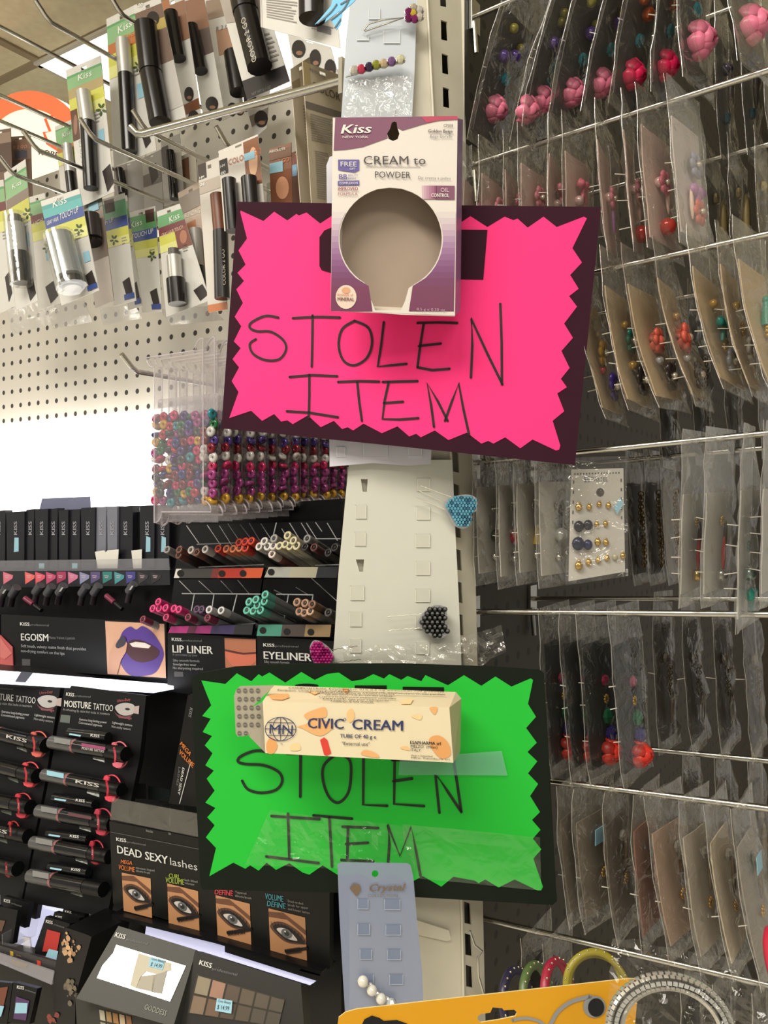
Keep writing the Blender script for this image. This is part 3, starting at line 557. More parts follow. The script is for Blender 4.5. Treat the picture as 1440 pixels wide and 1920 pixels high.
# torn blue zebra card at the top
PZ = FR(.60, -10); t = thing('zebra_card', 'bright blue zebra striped card corner at the top edge beside the post', 'card', PZ(625, 20))
b = B(); b.plate(PZ, Z2([(560, 122), (590, 90), (640, 30), (660, -40), (790, -40), (760, 5), (700, 60), (690, 120), (668, 150), (655, 120), (643, 102), (690, 50), (610, 112), (618, 92)]), .0006, M(80, 178, 226, .4)); put('card', b, t)
b = B()
for s_ in ([(575, 118), (640, 60), (670, 20)], [(640, 100), (700, 50), (730, 0)], [(690, 20), (740, -10)], [(660, 140), (690, 95)]): b.stroke(PZ, Z2(s_), 2.4, BLACK, .0006)
put('stripes', b, t)
# ---------------------------------------------------------------- right wall: rods and bags of hair ornaments
TILT = radians(3.3); DR = (nR*cos(TILT)+UP*sin(TILT)).normalized()
RODS = {}
RN = ['top', 'second', 'third', 'fourth', 'fifth', 'sixth', 'lowest']
def rightrod(i, vy, length=.30, back=0.):
    u0 = 886
    P0 = R_(0.0)(u0, vy) + eR*back
    if back: P0 = P0+UP*.0
    name = 'peg_hook'
    lab = f'{RN[i]} chrome peg hook right of the post, carrying bags of hair ornaments' if not back else f'chrome peg hook behind the {RN[i]} front hook, deeper along the right pegboard'
    t = thing(name, lab, 'hook', P0, 'chrome peg hooks on the right pegboard')
    b = B(); pts = [P0, P0+DR*length*.5, P0+DR*length, P0+DR*(length+.012)+UP*.006, P0+DR*(length+.018)+UP*.018]; b.tube(pts, .0026, CHROME, 10); put('rod', b, t)
    b = B(); b.box(P0+nR*.002, eR*.008, UP*.014, nR*.0015, CHROME); b.tube([P0-UP*.008+nR*.004-eR*.005, P0-UP*.036+nR*.006-eR*.005], .0024, CHROME, 8); put('back_plate', b, t)
    RODS[i, back > 0] = (P0, DR, length); return t
for i, vy in enumerate([33, 309, 561, 868, 1147, 1446, 1718]): rightrod(i, vy, .30)
for i, vy in ((0, 33), (2, 561), (1, 309), (3, 868), (4, 1147), (5, 1446)): rightrod(i, vy, .30, .13)
def onrod(key, u):
    P, D, l = RODS[key]; k = (u-CX)/F; q = (k*P.y-P.x)/(D.x-k*D.y); return P+D*q
SEAM = film((236, 232, 222), .30, .7, .1, .1)
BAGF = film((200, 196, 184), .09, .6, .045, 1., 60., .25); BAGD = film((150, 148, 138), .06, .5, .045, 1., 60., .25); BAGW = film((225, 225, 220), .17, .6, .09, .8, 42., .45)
PINM = M(226, 220, 205, .3)
def rose(b, c, r, m, m2, ax):
    b.ball(c, r*.55, m, 8, 6, jit=.3)
    for ring, (n, rr, pr) in enumerate(((4, .42, .5), (6, .72, .52))):
        for k in range(n):
            a = 2*pi*k/n+ring*.5; d = ax[0]*cos(a)+ax[2]*sin(a); t_ = ax[0]*-sin(a)+ax[2]*cos(a)
            b.ball(c+d*r*rr+ax[1]*r*(.25-ring*.3), (r*pr, r*.22, r*pr), m2 if (k+ring) % 3 == 0 else m, 7, 5, (t_, (d+ax[1]*.5).normalized(), (ax[1]-d*.5).normalized()), True, .25)
def orn(kind, c, r, col, ax, parent):
    b = B(); m = M(*col, .3); ex, en, ez = ax; r *= {'rose': 1.4, 'flower': 1.3, 'pearl': 1.15, 'gem': 1.4, 'clip_bar': 1.35, 'bow': 1.35}.get(kind, 1.1)
    if kind == 'rose': rose(b, c, r, m, M(*[min(255, int(x*.82)) for x in col], .4), ax)
    elif kind == 'pearl': b.ball(c, r, M(*col, .12, .25), 12, 8)
    elif kind == 'gem': b.ball(c, (r, r*.6, r), M(*col, .08, .4), 7, 4, (ex, en, ez), False)
    elif kind == 'flower':
        for k in range(6):
            a = pi*k/3; d = ex*cos(a)+ez*sin(a); b.ball(c+d*r*.62, (r*.42, r*.42, r*.2), m, 8, 5, (d, en.cross(d), en), True, .2)
        b.ball(c+en*r*.2, r*.25, M(225, 215, 190, .15, .4), 8, 5)
    elif kind == 'bow':
        for s_ in (-1, 1): b.ball(c+ex*s_*r*.55+ez*r*.1, (r*.55, r*.3, r*.42), m, 8, 6, ax, True, .35)
        b.ball(c, r*.28, m, 8, 6); b.tube([c, c+ex*r*.4-ez*r*1.2], [r*.2, r*.14], m, 6); b.tube([c, c-ex*r*.4-ez*r*1.2], [r*.2, r*.14], m, 6)
    elif kind == 'bead_ring':
        for k in range(8):
            a = pi*k/4; b.ball(c+(ex*cos(a)+ez*sin(a))*r*.75, r*.3, M(*col, .15, .7), 7, 5)
    elif kind == 'tassel':
        b.ball(c+ez*r, r*.4, m, 8, 6); b.tube([c+ez*r, c-ez*r*1.4], [r*.3, r*.7], m, 8)
    elif kind == 'chain':
        for k in range(10): b.torus(c+ez*r*(1-.3*k), ex if k % 2 else en, ez, r*.24, r*.07, M(*col, .25, .9), 8, 5)
    elif kind == 'clip_bar': b.ball(c, (r*.28, r*.2, r*1.5), m, 8, 8, ax, True)
    elif kind == 'stud':
        b.ball(c, r, M(*col, .2, .85), 10, 6); b.torus(c+ez*r*.9, ex, ez, r*.4, r*.12, M(*col, .2, .85), 10, 5)
    put(kind, b, parent)
def bag(key, u, label, orns, h=.118, wd=.056, drop=.012, lean=0., swing=0., yaw=0., card=(60, 56, 50), fm=None, pins=(.35, .55, .75), bend=.006, grp=None, name='ornament_bag', back=None, notag=True, tagat=None, hit=None):
    hit = hit or (u+10, .5, 0)
    fm = fm or BAGF; T = onrod(key, u); a = radians(yaw); ex = eR*cos(a)+nR*sin(a); en = nR*cos(a)-eR*sin(a)
    ez = (UP+ex*tan(radians(lean))+en*tan(radians(swing))).normalized(); en = ex.cross(ez)*-1 if ex.cross(ez).dot(en) < 0 else ex.cross(ez)
    ex = (ez.cross(en)).normalized(); ex = ex if ex.dot(eR) > 0 else -ex
    if hit:
        fz = hit[1]; uu = u
        for _ in range(6):
            T = onrod(key, uu); z = -drop-(h-drop)*fz; P = T-UP*.0026+ez*z+en*(bend*(z/h)**2)+ex*wd*hit[2]; pu = CX+F*P.x/P.y; uu += hit[0]-pu
        T = onrod(key, uu)
    T = T-UP*.0026
    sd = random.random()*50
    def S(x, z): return T+ex*x+ez*z+en*(bend*((-z/h)**2)*1.0+.0012*noise.noise(V((x*40, z*30, sd))))
    t = thing(name, label, 'hair ornament bag' if name == 'ornament_bag' else name.replace('_', ' '), T, grp or f'bagged hair ornaments on the {RN[key[0]]} right hook')
    nx, nz = 4, 8; vs = []
    for o in (0, -.0009):
        for j in range(nz+1):
            for i in range(nx+1): vs.append(S(-wd/2+wd*i/nx, -drop-.008-(h-drop-.008)*j/nz)+en*o)
    g = lambda k, i, j: k*(nx+1)*(nz+1)+j*(nx+1)+i
    fs = [(g(0, i, j), g(0, i+1, j), g(0, i+1, j+1), g(0, i, j+1)) for i in range(nx) for j in range(nz)]+[(g(1, i, j), g(1, i, j+1), g(1, i+1, j+1), g(1, i+1, j)) for i in range(nx) for j in range(nz)]
    for i in range(nx):
        fs += [(g(0, i, 0), g(1, i, 0), g(1, i+1, 0), g(0, i+1, 0)), (g(0, i, nz), g(0, i+1, nz), g(1, i+1, nz), g(1, i, nz))]
    for j in range(nz): fs += [(g(0, 0, j), g(0, 0, j+1), g(1, 0, j+1), g(1, 0, j)), (g(0, nx, j), g(1, nx, j), g(1, nx, j+1), g(0, nx, j+1))]
    b = B(); b.add(vs, fs, M(*card, .55, var=.06), False); cd = put('card', b, t)
    # clear bag
    W = wd+.014; mx = 9; mz = 20; b = B()
    for sg in (1, -1):
        vs = []
        for j in range(mz+1):
            z = .010-(h+.020)*j/mz
            for i in range(mx+1):
                x = -W/2+W*i/mx; e = (1-(2*i/mx-1)**2)*min(1, (j+.3)/4)*(1 if j < mz else .15)
                d = sg*e*(.007 if sg > 0 else .004)+(noise.noise(V((x*60+sd, z*42, sg*3)))*.0042+abs(noise.noise(V((x*130+sd, z*70+x*90, sg*5))))*.004)*(.3+e)
                wob = noise.noise(V((z*30, sd, i)))*.0025
                vs.append(S(x+wob, z)+en*d)
        b.add(vs, [(j*(mx+1)+i, j*(mx+1)+i+1, (j+1)*(mx+1)+i+1, (j+1)*(mx+1)+i) for j in range(mz) for i in range(mx)], fm, True)
    for sg in (-1, 1):
        pts = [S(sg*W/2+noise.noise(V((z_*30, sd, 3+3*(sg > 0))))*.0025, z_)+en*noise.noise(V((z_*42, sd, 1)))*.002 for z_ in [.010-(h+.020)*j/10 for j in range(11)]]
        b.tube(pts, .00032, SEAM, 5, False)
    put('clear_bag', b, t)
    for kind, fx, fz, r, col in orns:
        P = S(wd*fx, -drop-(h-drop)*fz)+en*r*.62; orn(kind, P, r, col, (ex, en, ez), cd)
    for f in pins:
        b = B(); z = -drop-(h-drop)*(f+random.uniform(-.02, .02)); p0 = S(-wd*.25, z)-en*.0015; b.tube([p0, p0-en*.009-ex*.004+ez*random.uniform(-.002, .002)], .00045, PINM, 5); put('fastener_pin', b, cd)
    if tagat:
        b = B(); fx, fz = tagat; P = S(wd*fx, -drop-(h-drop)*fz)+en*.009; b.prism([P-ex*.008+ez*.006, P+ex*.008+ez*.006, P+ex*.008-ez*.007, P-ex*.008-ez*.007], -en*.0004, TAG); put('price_tag', b, t)
    return t
PKL, PKH, PUR, TEA, OLV, ORG_ = (238, 128, 158), (236, 36, 92), (98, 70, 150), (40, 160, 175), (165, 158, 62), (214, 98, 34)
# row 1 : dark cards, pearls and roses, hanging from the top hook
r1 = [(930, PKL, PUR, .006), (985, PKL, PUR, .0), (1024, PKL, PUR, .0), (1080, PKL, PUR, .0), (1128, PKL, PUR, .0), (1184, PKH, ORG_, 0), (1240, PKH, ORG_, 0), (1306, PKL, (84, 55, 140), 0), (1392, PKL, (84, 55, 140), 0)]
nm1 = ['pale pink rose low against the post', 'pale pink rose and purple pearl, lowest of the row', 'pale pink rose, yellow bead and purple pearl', 'pale pink rose and bright turquoise gem', 'pale pink rose with a lilac pearl', 'hot pink rose, nearer the post of two such', 'hot pink rose, farther from the post of two such', 'large frilly pale pink rose', 'pale pink flower at the top right edge']
for i, (u, c, c2, _) in enumerate(r1):
    zb = [.76, .84, .80, .79, .79, .80, .80, .73, .74][i]
    o = [('rose', -.05 if i != 1 else -.42, zb, .0085 if i < 7 else .0105, c), ('gem', .05, zb-.25, .004, TEA), ('pearl', .1, zb-.44, .0048, c2), ('pearl', -.15, zb-.6, .0036, OLV), ('pearl', .2, zb-.52, .0034, OLV if i < 5 else (120, 112, 110))]
    if i in (0, 2): o.append(('pearl', -.2, zb-.38, .0045, c2))
    if i > 4: o.append(('pearl', -.1, zb-.5, .0038, c2))
    bag((0, False), u, 'bagged dark hair tie card with ' + nm1[i], o, h=.118+[.0, .018, .006, .006, .008, .004, .006, .0, .002][i], wd=.052, lean=0, swing=[27, 27, 25, 24, 22, 20, 16, 8, 4][i], card=(50, 43, 41), bend=.016, pins=(.5,), hit=([925, 982, 1012, 1068, 1122, 1180, 1240, 1300, 1400][i], zb, -.05 if i != 1 else -.42), yaw=[4, 0, -5, 3, -4, 6, -3, 8, 12][i])
# row 2
r2 = [880, 918, 955, 995, 1034, 1075, 1128, 1176, 1226, 1282]
n2 = ['hidden mostly by the cosmetics box side', 'second from the post', 'third from the post', 'fourth from the post', 'fifth from the post with pink blooms', 'sixth from the post with a shiny pink bow', 'seventh from the post with a pink and lilac drop', 'eighth from the post with a red bead', 'ninth from the post with a red tip', 'bright crinkled one with lilac and coral pieces']
for i, u in enumerate(r2):
    pk_ = [(232, 140, 158), (238, 150, 165), (230, 120, 140)][i % 3]
    o = [('bow' if i in (4, 5) else 'flower', .0, .36 if i < 6 else .5, .0075, pk_), ('clip_bar', .1, .6, .005, (228, 165, 160)), ('pearl', -.1, .50, .0035, (235, 200, 195))]
    if i == 6: o[1] = ('clip_bar', 0, .68, .006, (170, 110, 170))
    if i in (7, 8): o += [('pearl', 0, .86, .006, (205, 70, 60)), ('clip_bar', .1, .62, .006, (222, 190, 170))]
    if i == 9: o = [('flower', .1, .4, .008, (170, 170, 190)), ('bow', 0, .64, .008, (190, 130, 185)), ('flower', 0, .8, .008, (222, 110, 100)), ('clip_bar', -.2, .75, .006, (238, 205, 185))]
    bag((1, False), u, 'bagged pinkish hair clip card, ' + n2[i], o, h=.098 if i < 6 else .108, wd=.05, lean=-1+random.uniform(-3, 3), yaw=random.uniform(-9, 12), swing=2 if i < 6 else -3, card=(196, 168, 156) if i != 9 else (212, 200, 196), fm=BAGF if i < 9 else BAGW, bend=.003, pins=(.4, .62, .82))
# row 3
YE, GRN, COR = (206, 158, 44), (24, 112, 92), (240, 112, 92); r3 = [1108, 1163, 1212, 1262, 1330, 1372, 1418]
n3 = ['a yellow and a purple flower, next to the pink sign', 'a dark green flower and a black flower', 'a coral flower, nearer the sign of two corals', 'a coral flower, farther from the sign of two corals', 'a teal bow and gold beads', 'gold beads and a white flower', 'a teal tassel at the right edge']
o3 = [[('flower', 0, .52, .0085, YE), ('pearl', 0, .66, .0028, (214, 70, 90)), ('flower', .05, .80, .0095, (66, 44, 124)), ('pearl', .1, .35, .0025, (226, 200, 150))],
      [('flower', 0, .48, .008, GRN), ('pearl', 0, .68, .0035, (205, 165, 80)), ('flower', .05, .8, .010, (44, 34, 34)), ('pearl', 0, .34, .003, (205, 160, 70))],
      [('flower', 0, .52, .0085, COR), ('rose', 0, .53, .006, COR), ('pearl', 0, .68, .003, (210, 210, 215)), ('flower', .05, .82, .009, (52, 42, 42))],
      [('flower', 0, .52, .0095, COR), ('rose', 0, .53, .006, COR), ('pearl', 0, .68, .003, (210, 210, 215)), ('flower', .05, .82, .009, (52, 42, 42)), ('pearl', 0, .34, .003, (225, 190, 130))],
      [('bow', .05, .50, .008, (40, 150, 135)), ('bead_ring', .1, .66, .005, (205, 165, 75)), ('flower', 0, .82, .008, (120, 128, 140)), ('pearl', 0, .32, .003, (220, 180, 80))],
      [('bead_ring', .1, .52, .005, (205, 165, 75)), ('flower', 0, .7, .008, (200, 196, 186)), ('pearl', 0, .35, .003, (220, 180, 80))],
      [('tassel', 0, .42, .007, (36, 150, 128)), ('bead_ring', 0, .58, .005, (214, 178, 80)), ('flower', 0, .78, .008, (60, 60, 110))]]
for i, u in enumerate(r3):
    bag((2, False), u, 'bagged beige card with ' + n3[i], o3[i], h=[.112, .110, .108, .110, .105, .108, .110][i], wd=.06, lean=[0, 2, -2, -2, 3, -1, 0][i], yaw=[-4, 2, 5, -2, 6, 0, 8][i], swing=[-3, -2, -4, -5, -4, -2, -3][i], card=(196, 172, 136), bend=.016, pins=(.42, .56, .7, .84))
# row 4
r4 = [(912, (40, 62, 36), (52, 48, 44), 'dark and olive beads'), (948, (196, 38, 62), (46, 30, 34), 'a red bead'), (988, (206, 170, 60), (90, 72, 40), 'a yellow tassel'), (1032, (170, 172, 165), (60, 58, 56), 'a grey feather bead')]
GOLD = (212, 172, 88); W4 = (186, 182, 172)
for i, (u, c, c2, n) in enumerate(r4):
    bag((3, False), u, f'bagged white earring card with {n}, {ORD[i]} from the post', [('bead_ring', 0, .32, .003, (180, 176, 168)), ('clip_bar', .05, .46, .006, c2), ('tassel' if i == 2 else 'pearl', .05, .62, .0055, c), ('stud', 0, .84, .0035, (190, 186, 176))], h=.094+.003*(i % 2), wd=.05, lean=-1, yaw=[3, -2, 4, 8][i], card=W4, fm=BAGF, pins=(.3, .6, .8), bend=.002)
u4 = [(1288, (186, 38, 46), 'red bead and gold ball'), (1335, (196, 34, 48), 'red bead and silver ball'), (1386, (60, 150, 140), 'green braided drops'), (1436, (222, 120, 120), 'pink flower at the right edge')]
for i, (u, c, n) in enumerate(u4):
    o = [('bead_ring', .05, .36, .0035, GOLD), ('clip_bar', .1, .50, .006, (42, 30, 30)), ('clip_bar', .05, .66, .0065, c), ('stud', .05, .86, .0045, GOLD if i == 0 else (190, 190, 186))]
    if i == 2: o = [('bead_ring', .1, .5, .004, c), ('stud', .05, .7, .005, (170, 200, 190)), ('bow', .05, .86, .009, (50, 156, 138))]
    if i == 3: o = [('flower', .05, .35, .008, c), ('clip_bar', .05, .6, .006, (150, 140, 130))]
    bag((3, False), u, f'bagged white earring card with a {n}, near the hook end', o, h=.112+(.018 if i == 2 else 0), wd=.056, lean=-2, yaw=[2, 6, -3, 3][i], swing=3, card=W4, fm=BAGW, pins=(.34, .5, .66, .82), bend=.002, drop=.03)
# the earring card that faces the aisle
t = thing('earring_card', 'white earring card facing the aisle with rows of gold studs and dark beads', 'earring card', onrod((3, False), 1115)); PE = Pl(onrod((3, False), 1110)-UP*.02, V((-.05, -1, 0)))
q = [(1071, 880), (1169, 878), (1172, 1072), (1066, 1090)]
b = B(); b.plate(PE, q, .0008, M(196, 192, 182, .5)); put('card', b, t)
b = B()
for i in range(16): b.dec(PE, sub(q, .06+i*.056, .035, .085+i*.056, .05), M(90, 86, 80, .5))
for i in range(5):
    for s_ in (.04, .94): b.dec(PE, sub(q, s_, .1+i*.09, s_+.025, .13+i*.09), M(90, 86, 80, .5))
b.text(PE, 'PASTEL', Y6(618, 205), Y6(695, 205), GREYT, 9, False); b.text(PE, 'E', Y6(585, 208), Y6(608, 208), GREYT, 11, True); b.dec(PE, Y6(ell(659, 256, 19, 21, 8)), M(70, 62, 56, .5)); put('lettering', b, t)
for fx, fy, r, c in [(560, 325, 7, GOLD), (608, 325, 5.5, GOLD), (655, 312, 5, GOLD), (698, 318, 5.5, GOLD), (560, 415, 10, (30, 26, 40)), (603, 408, 9, (30, 26, 40)), (643, 405, 5, GOLD), (684, 403, 5, GOLD), (556, 495, 12, (24, 26, 60)), (602, 500, 9, (28, 32, 80)), (648, 488, 6.5, GOLD), (686, 490, 6, GOLD), (560, 598, 8, GOLD), (605, 582, 6, GOLD), (650, 572, 5.5, GOLD), (690, 562, 5.5, GOLD), (728, 558, 5.5, (190, 180, 150)), (765, 552, 5.5, GOLD)]:
    b = B(); k = PE.px(1100, 1000); P = PE(*Y6(fx, fy), r*k*.7); b.ball(P, (r*k, r*k*.7, r*k*1.1), M(*c, .2, .85 if c == GOLD else .1), 9, 6)
    if c == GOLD: b.torus(P+UP*r*k, V((1, 0, 0)), UP, r*k*.4, r*k*.13, M(*c, .2, .85), 8, 5)
    put('earring', b, t)
b = B(); b.dec(PE, Y6([(722, 325), (755, 282), (768, 310), (738, 360)]), TAG, .003); put('price_tag', b, t)
crin = B(); vs = []
for j in range(11):
    for i in range(9):
        p = quad([(1062, 858), (1176, 855), (1178, 1080), (1060, 1098)], i/8, j/10); P = PE(*p, .009); vs.append(P+PE.n*noise.noise(P*70)*.003)
crin.add(vs, [(j*9+i, j*9+i+1, j*9+i+10, j*9+i+9) for j in range(10) for i in range(8)], BAGF, True); put('clear_bag', crin, t)
# row 5
r5 = [(1040, 'fourth from the hook end, mostly behind the green sign'), (1082, 'third from the hook end'), (1118, 'second from the hook end with a red tinsel tip'), (1172, 'nearest the hook end with a bright red tinsel ball')]
for i, (u, n) in enumerate(r5):
    bag((4, False), u, 'bagged black hair tie card, ' + n, [('gem', .05, .38, .0035, (170, 50, 90)), ('gem', .1, .38, .0022, (215, 200, 205)), ('bead_ring', .05, .52, .0035, (205, 160, 40)), ('gem', .05, .65, .005, (24, 110, 70)), ('gem', .1, .79, .0055, (52, 40, 120)), ('rose', .05, .92, .008, (212, 52, 36))], h=.118, wd=.054, lean=-1, yaw=[0, 5, 8, 3][i], swing=-3, card=(24, 26, 24), fm=BAGD, pins=(.4, .55, .8), bend=.003)
for i, u in enumerate([1235, 1290, 1345, 1400]):
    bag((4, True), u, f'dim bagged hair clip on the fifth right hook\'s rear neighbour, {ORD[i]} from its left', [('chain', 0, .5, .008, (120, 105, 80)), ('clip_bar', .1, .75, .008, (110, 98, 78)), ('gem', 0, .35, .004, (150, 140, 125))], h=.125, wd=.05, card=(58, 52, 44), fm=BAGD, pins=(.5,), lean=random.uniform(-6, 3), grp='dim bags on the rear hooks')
# row 6
r6 = [1068, 1108, 1150, 1205, 1252, 1305, 1352, 1402]
c6 = [(112, 100, 84), (120, 108, 92), (86, 78, 66), (140, 92, 74), (178, 150, 128), (176, 166, 150), (206, 190, 164), (150, 140, 126)]
n6 = ['brown bagged card', 'brown bagged card with a loose blue tag', 'dull thin bagged card', 'reddish bagged card with gold beading', 'bagged card with a pinkish curved edge', 'bagged pale curved card with a gold band', 'widest pale cream bagged card', 'thin grey bagged card nearest the hook end']
for i, u in enumerate(r6):
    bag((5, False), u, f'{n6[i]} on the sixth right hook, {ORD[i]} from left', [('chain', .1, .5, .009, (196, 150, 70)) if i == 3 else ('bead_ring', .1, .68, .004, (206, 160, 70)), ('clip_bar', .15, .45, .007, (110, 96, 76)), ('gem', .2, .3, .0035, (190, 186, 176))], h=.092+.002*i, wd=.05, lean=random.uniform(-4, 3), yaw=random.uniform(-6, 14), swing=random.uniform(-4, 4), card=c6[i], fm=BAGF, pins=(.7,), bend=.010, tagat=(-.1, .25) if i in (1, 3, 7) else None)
# rear hooks in rows 2, 4 and 6
for i, u in enumerate([1330, 1372, 1420]):
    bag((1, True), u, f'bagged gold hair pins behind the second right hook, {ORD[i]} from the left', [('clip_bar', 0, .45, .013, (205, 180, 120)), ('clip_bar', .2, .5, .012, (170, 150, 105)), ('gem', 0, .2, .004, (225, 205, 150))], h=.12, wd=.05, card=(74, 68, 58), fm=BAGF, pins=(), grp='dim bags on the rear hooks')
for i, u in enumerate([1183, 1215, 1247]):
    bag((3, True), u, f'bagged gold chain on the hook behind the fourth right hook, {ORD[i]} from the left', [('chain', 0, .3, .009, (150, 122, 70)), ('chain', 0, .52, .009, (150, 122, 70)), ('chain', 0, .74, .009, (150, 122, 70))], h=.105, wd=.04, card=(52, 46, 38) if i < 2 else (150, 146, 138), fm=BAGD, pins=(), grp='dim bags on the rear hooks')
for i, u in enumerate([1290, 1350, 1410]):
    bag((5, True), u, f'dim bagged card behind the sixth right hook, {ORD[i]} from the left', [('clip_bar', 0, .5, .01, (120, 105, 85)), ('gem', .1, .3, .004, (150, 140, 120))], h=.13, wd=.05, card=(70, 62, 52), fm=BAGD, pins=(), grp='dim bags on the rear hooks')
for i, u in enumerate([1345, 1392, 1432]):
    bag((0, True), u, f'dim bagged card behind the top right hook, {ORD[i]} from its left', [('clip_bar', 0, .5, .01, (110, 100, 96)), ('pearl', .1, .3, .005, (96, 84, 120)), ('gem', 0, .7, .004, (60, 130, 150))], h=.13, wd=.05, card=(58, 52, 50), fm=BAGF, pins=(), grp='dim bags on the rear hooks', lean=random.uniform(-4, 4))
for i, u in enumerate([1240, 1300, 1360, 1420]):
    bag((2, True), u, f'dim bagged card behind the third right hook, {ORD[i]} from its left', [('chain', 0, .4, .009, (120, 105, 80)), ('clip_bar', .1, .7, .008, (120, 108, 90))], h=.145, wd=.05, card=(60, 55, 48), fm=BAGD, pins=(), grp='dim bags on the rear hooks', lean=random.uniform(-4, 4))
# row 7 : bracelets below the lowest hook
def bangle(label, u, v, Y, rad, col, yaw, studs=True, thick=.0035):
    c = at(u, v, Y); a = radians(yaw); ax = V((cos(a), sin(a), 0)); ay = V((-sin(a)*.25, cos(a)*.25, .97)).normalized(); t = thing('bracelet', label, 'bracelet', c, 'coloured studded bracelets under the lowest hook')
    b = B(); b.torus(c, ax, ay, rad, thick, M(*col, .35), 40, 8); put('band', b, t)
    b = B(); az = ax.cross(ay); az = az if az.dot(CAM-c) > 0 else -az
    for k in range(22):
        q = 2*pi*k/22; d = ax*cos(q)+ay*sin(q); b.ball(c+d*(rad+thick*.6)+az*thick*.7, thick*.3, M(200, 190, 160, .2, .8), 6, 4)
    put('studs', b, t)
bangle('yellow studded bracelet under the lowest right hook', 1114, 1846, .60, .0215, (150, 138, 44), 10, thick=.0026)
bangle('second yellow bracelet crossing the first, under the lowest right hook', 1122, 1850, .605, .021, (128, 118, 40), -25, thick=.0022)
bangle('pinkish red studded bracelet beside the yellow ones', 1046, 1862, .62, .021, (160, 36, 62), 55)
bangle('pale green studded bracelet left of the pinkish red one', 1006, 1868, .635, .021, (86, 106, 60), 55)
bangle('dark purple studded bracelet nearest the post', 968, 1876, .65, .021, (44, 40, 66), 55)
bangle('pink and yellow flower bracelet at the far right edge under the lowest hook', 1462, 1800, .50, .014, (196, 40, 70), 60, thick=.006)
for i, u in enumerate([1000, 1040, 1290, 1350, 1420]):
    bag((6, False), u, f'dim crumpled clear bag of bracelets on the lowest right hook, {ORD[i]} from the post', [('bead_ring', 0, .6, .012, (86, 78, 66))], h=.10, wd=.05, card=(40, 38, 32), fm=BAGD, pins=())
# wire loop on the post and dim pegboard tail
b = B(); b.tube([at(881, 1745, .69), at(890, 1772, .688), at(904, 1783, .687), at(896, 1795, .687), at(897, 1830, .687), at(908, 1868, .69)], .0010, CHROME, 8); solo('wire_hook', b, 'thin bent wire hook hanging on the post slots at the bottom', 'hook')
# ---------------------------------------------------------------- left wall: hooks and carded cosmetics
def lefthook(label, u, v, length, tip=True):
    E0 = L(length)(u, v); P0 = E0-nL*length; t = thing('peg_hook', label, 'hook', P0, 'chrome peg hooks on the left pegboard')
    b = B(); pts = [P0, P0+nL*length*.5, E0]
    if tip: pts += [E0+nL*.008+UP*.004, E0+nL*.022+UP*.016]
    b.tube(pts, .0028, CHROME, 8); put('rod', b, t)
    b = B(); b.box(P0+nL*.001, eL*.008, UP*.014, nL*.0014, CHROME); put('back_plate', b, t)
for n, u, v, l in [('highest peg hook crossing the ceiling at the upper left corner', 97, 43, .26), ('peg hook entering from the left edge below the highest one', -30, 34, .26), ('peg hook crossing the round store sign, upper of two', -30, 165, .26), ('peg hook crossing the round store sign, lower of two', -30, 214, .26),
                   ('peg hook with an upturned tip just below the round store sign', 74, 283, .26), ('shiny peg hook in front of the silver and black stick card', 180, 262, .26), ('peg hook at the left edge holding the leftmost green card', 28, 328, .24), ('peg hook behind the long chrome bar', 277, 246, .22),
                   ('peg hook holding the card with a brown haired face', 432, 278, .2), ('peg hook at the top left carrying the tall green card', 232, 30, .22), ('bare white peg hook above the bead packs and the light box', 258, 697, .26)]:
    lefthook(n, u, v, l)
t = thing('faceout_bar', 'long thick chrome bar with an upturned end reaching left from the post', 'bar', at(648, 150, .735))
b = B(); b.tube([at(648, 150, .735), at(450, 202, .80), at(272, 250, .88), at(258, 251, .885), at(244, 238, .885)], .0042, CHROME, 12); put('rod', b, t)
b = B(); b.box(at(650, 150, .733), nR*.002, UP*.016, eR*.01, CHROME); put('back_plate', b, t)

SILV = M(192, 190, 184, .3, .35); TUBE = M(24, 21, 22, .22); BLISTER = film((228, 230, 228), .10, .45, .1, .15, 30.)
def card(name, label, z, q, d, bands=(), sticks=(), texts=(), extra=None, base=(214, 212, 206), grp=None, plane=None, cat='carded product', side=None, rnd=False):
    pl = plane or L(d); q = z(q); c = quad(q, .5, .5); t = thing(name, label, cat, pl(*c, -.001), grp or 'carded cosmetics on the left pegboard')
    hw = sub(q, .42, .025, .58, .05)
    b = B(); b.plate(pl, q, .0008, M(*base, .42), side, [hw]); bc = put('backing_card', b, t)
    for s0, t0, s1, t1, col in bands:
        b = B(); b.dec(pl, sub(q, s0, .052 if t0 < .05 and s0 < .42 and s1 > .58 else t0, s1, t1), M(*col, .42), .0004); put('color_band', b, bc)
    if 1:
        for f in (multi(extra) if extra else []): b = B(); f(b, pl, q); put(getattr(f, 'nm', 'tag_print'), b, bc)
    for segs in sticks:
        blister = False; nm = 'product_tube'; tb = None
        for i, (p0, p1, r, m) in enumerate(segs):
            if m is BLISTER: nm = 'blister'
            b = B(); pp = z([p0, p1]); rp = r*(z(1, 0)[0]-z(0, 0)[0]); b.rod(pl, pp[0], pp[1], rp, m, .001, n=14); o = put('product_cap' if i and m is not BLISTER else ('blister' if m is BLISTER else 'product_tube'), b, tb if i else t); tb = tb or o
    if texts:
        b = B()
        for s_, p0, p1, h, m, bo, o in texts:
            pp = z([p0, p1]); b.text(pl, s_, pp[0], pp[1], m, h, bo, o)
        put('lettering', b, bc)
    return t
LEAF = M(72, 92, 48, .5)
def sprig(cx, cy, r):
    def f(b, pl, q):
        x, y = cx, cy
        for a, k in ((-60, 1), (20, .9), (100, 1), (170, .8), (240, .9)):
            b.dec(pl, ell(x+cos(radians(a))*r*.6, y+sin(radians(a))*r*.8, r*.5, r*.25, 8, radians(a)), LEAF, .0007)
    f.nm = 'leaf_print'; return f
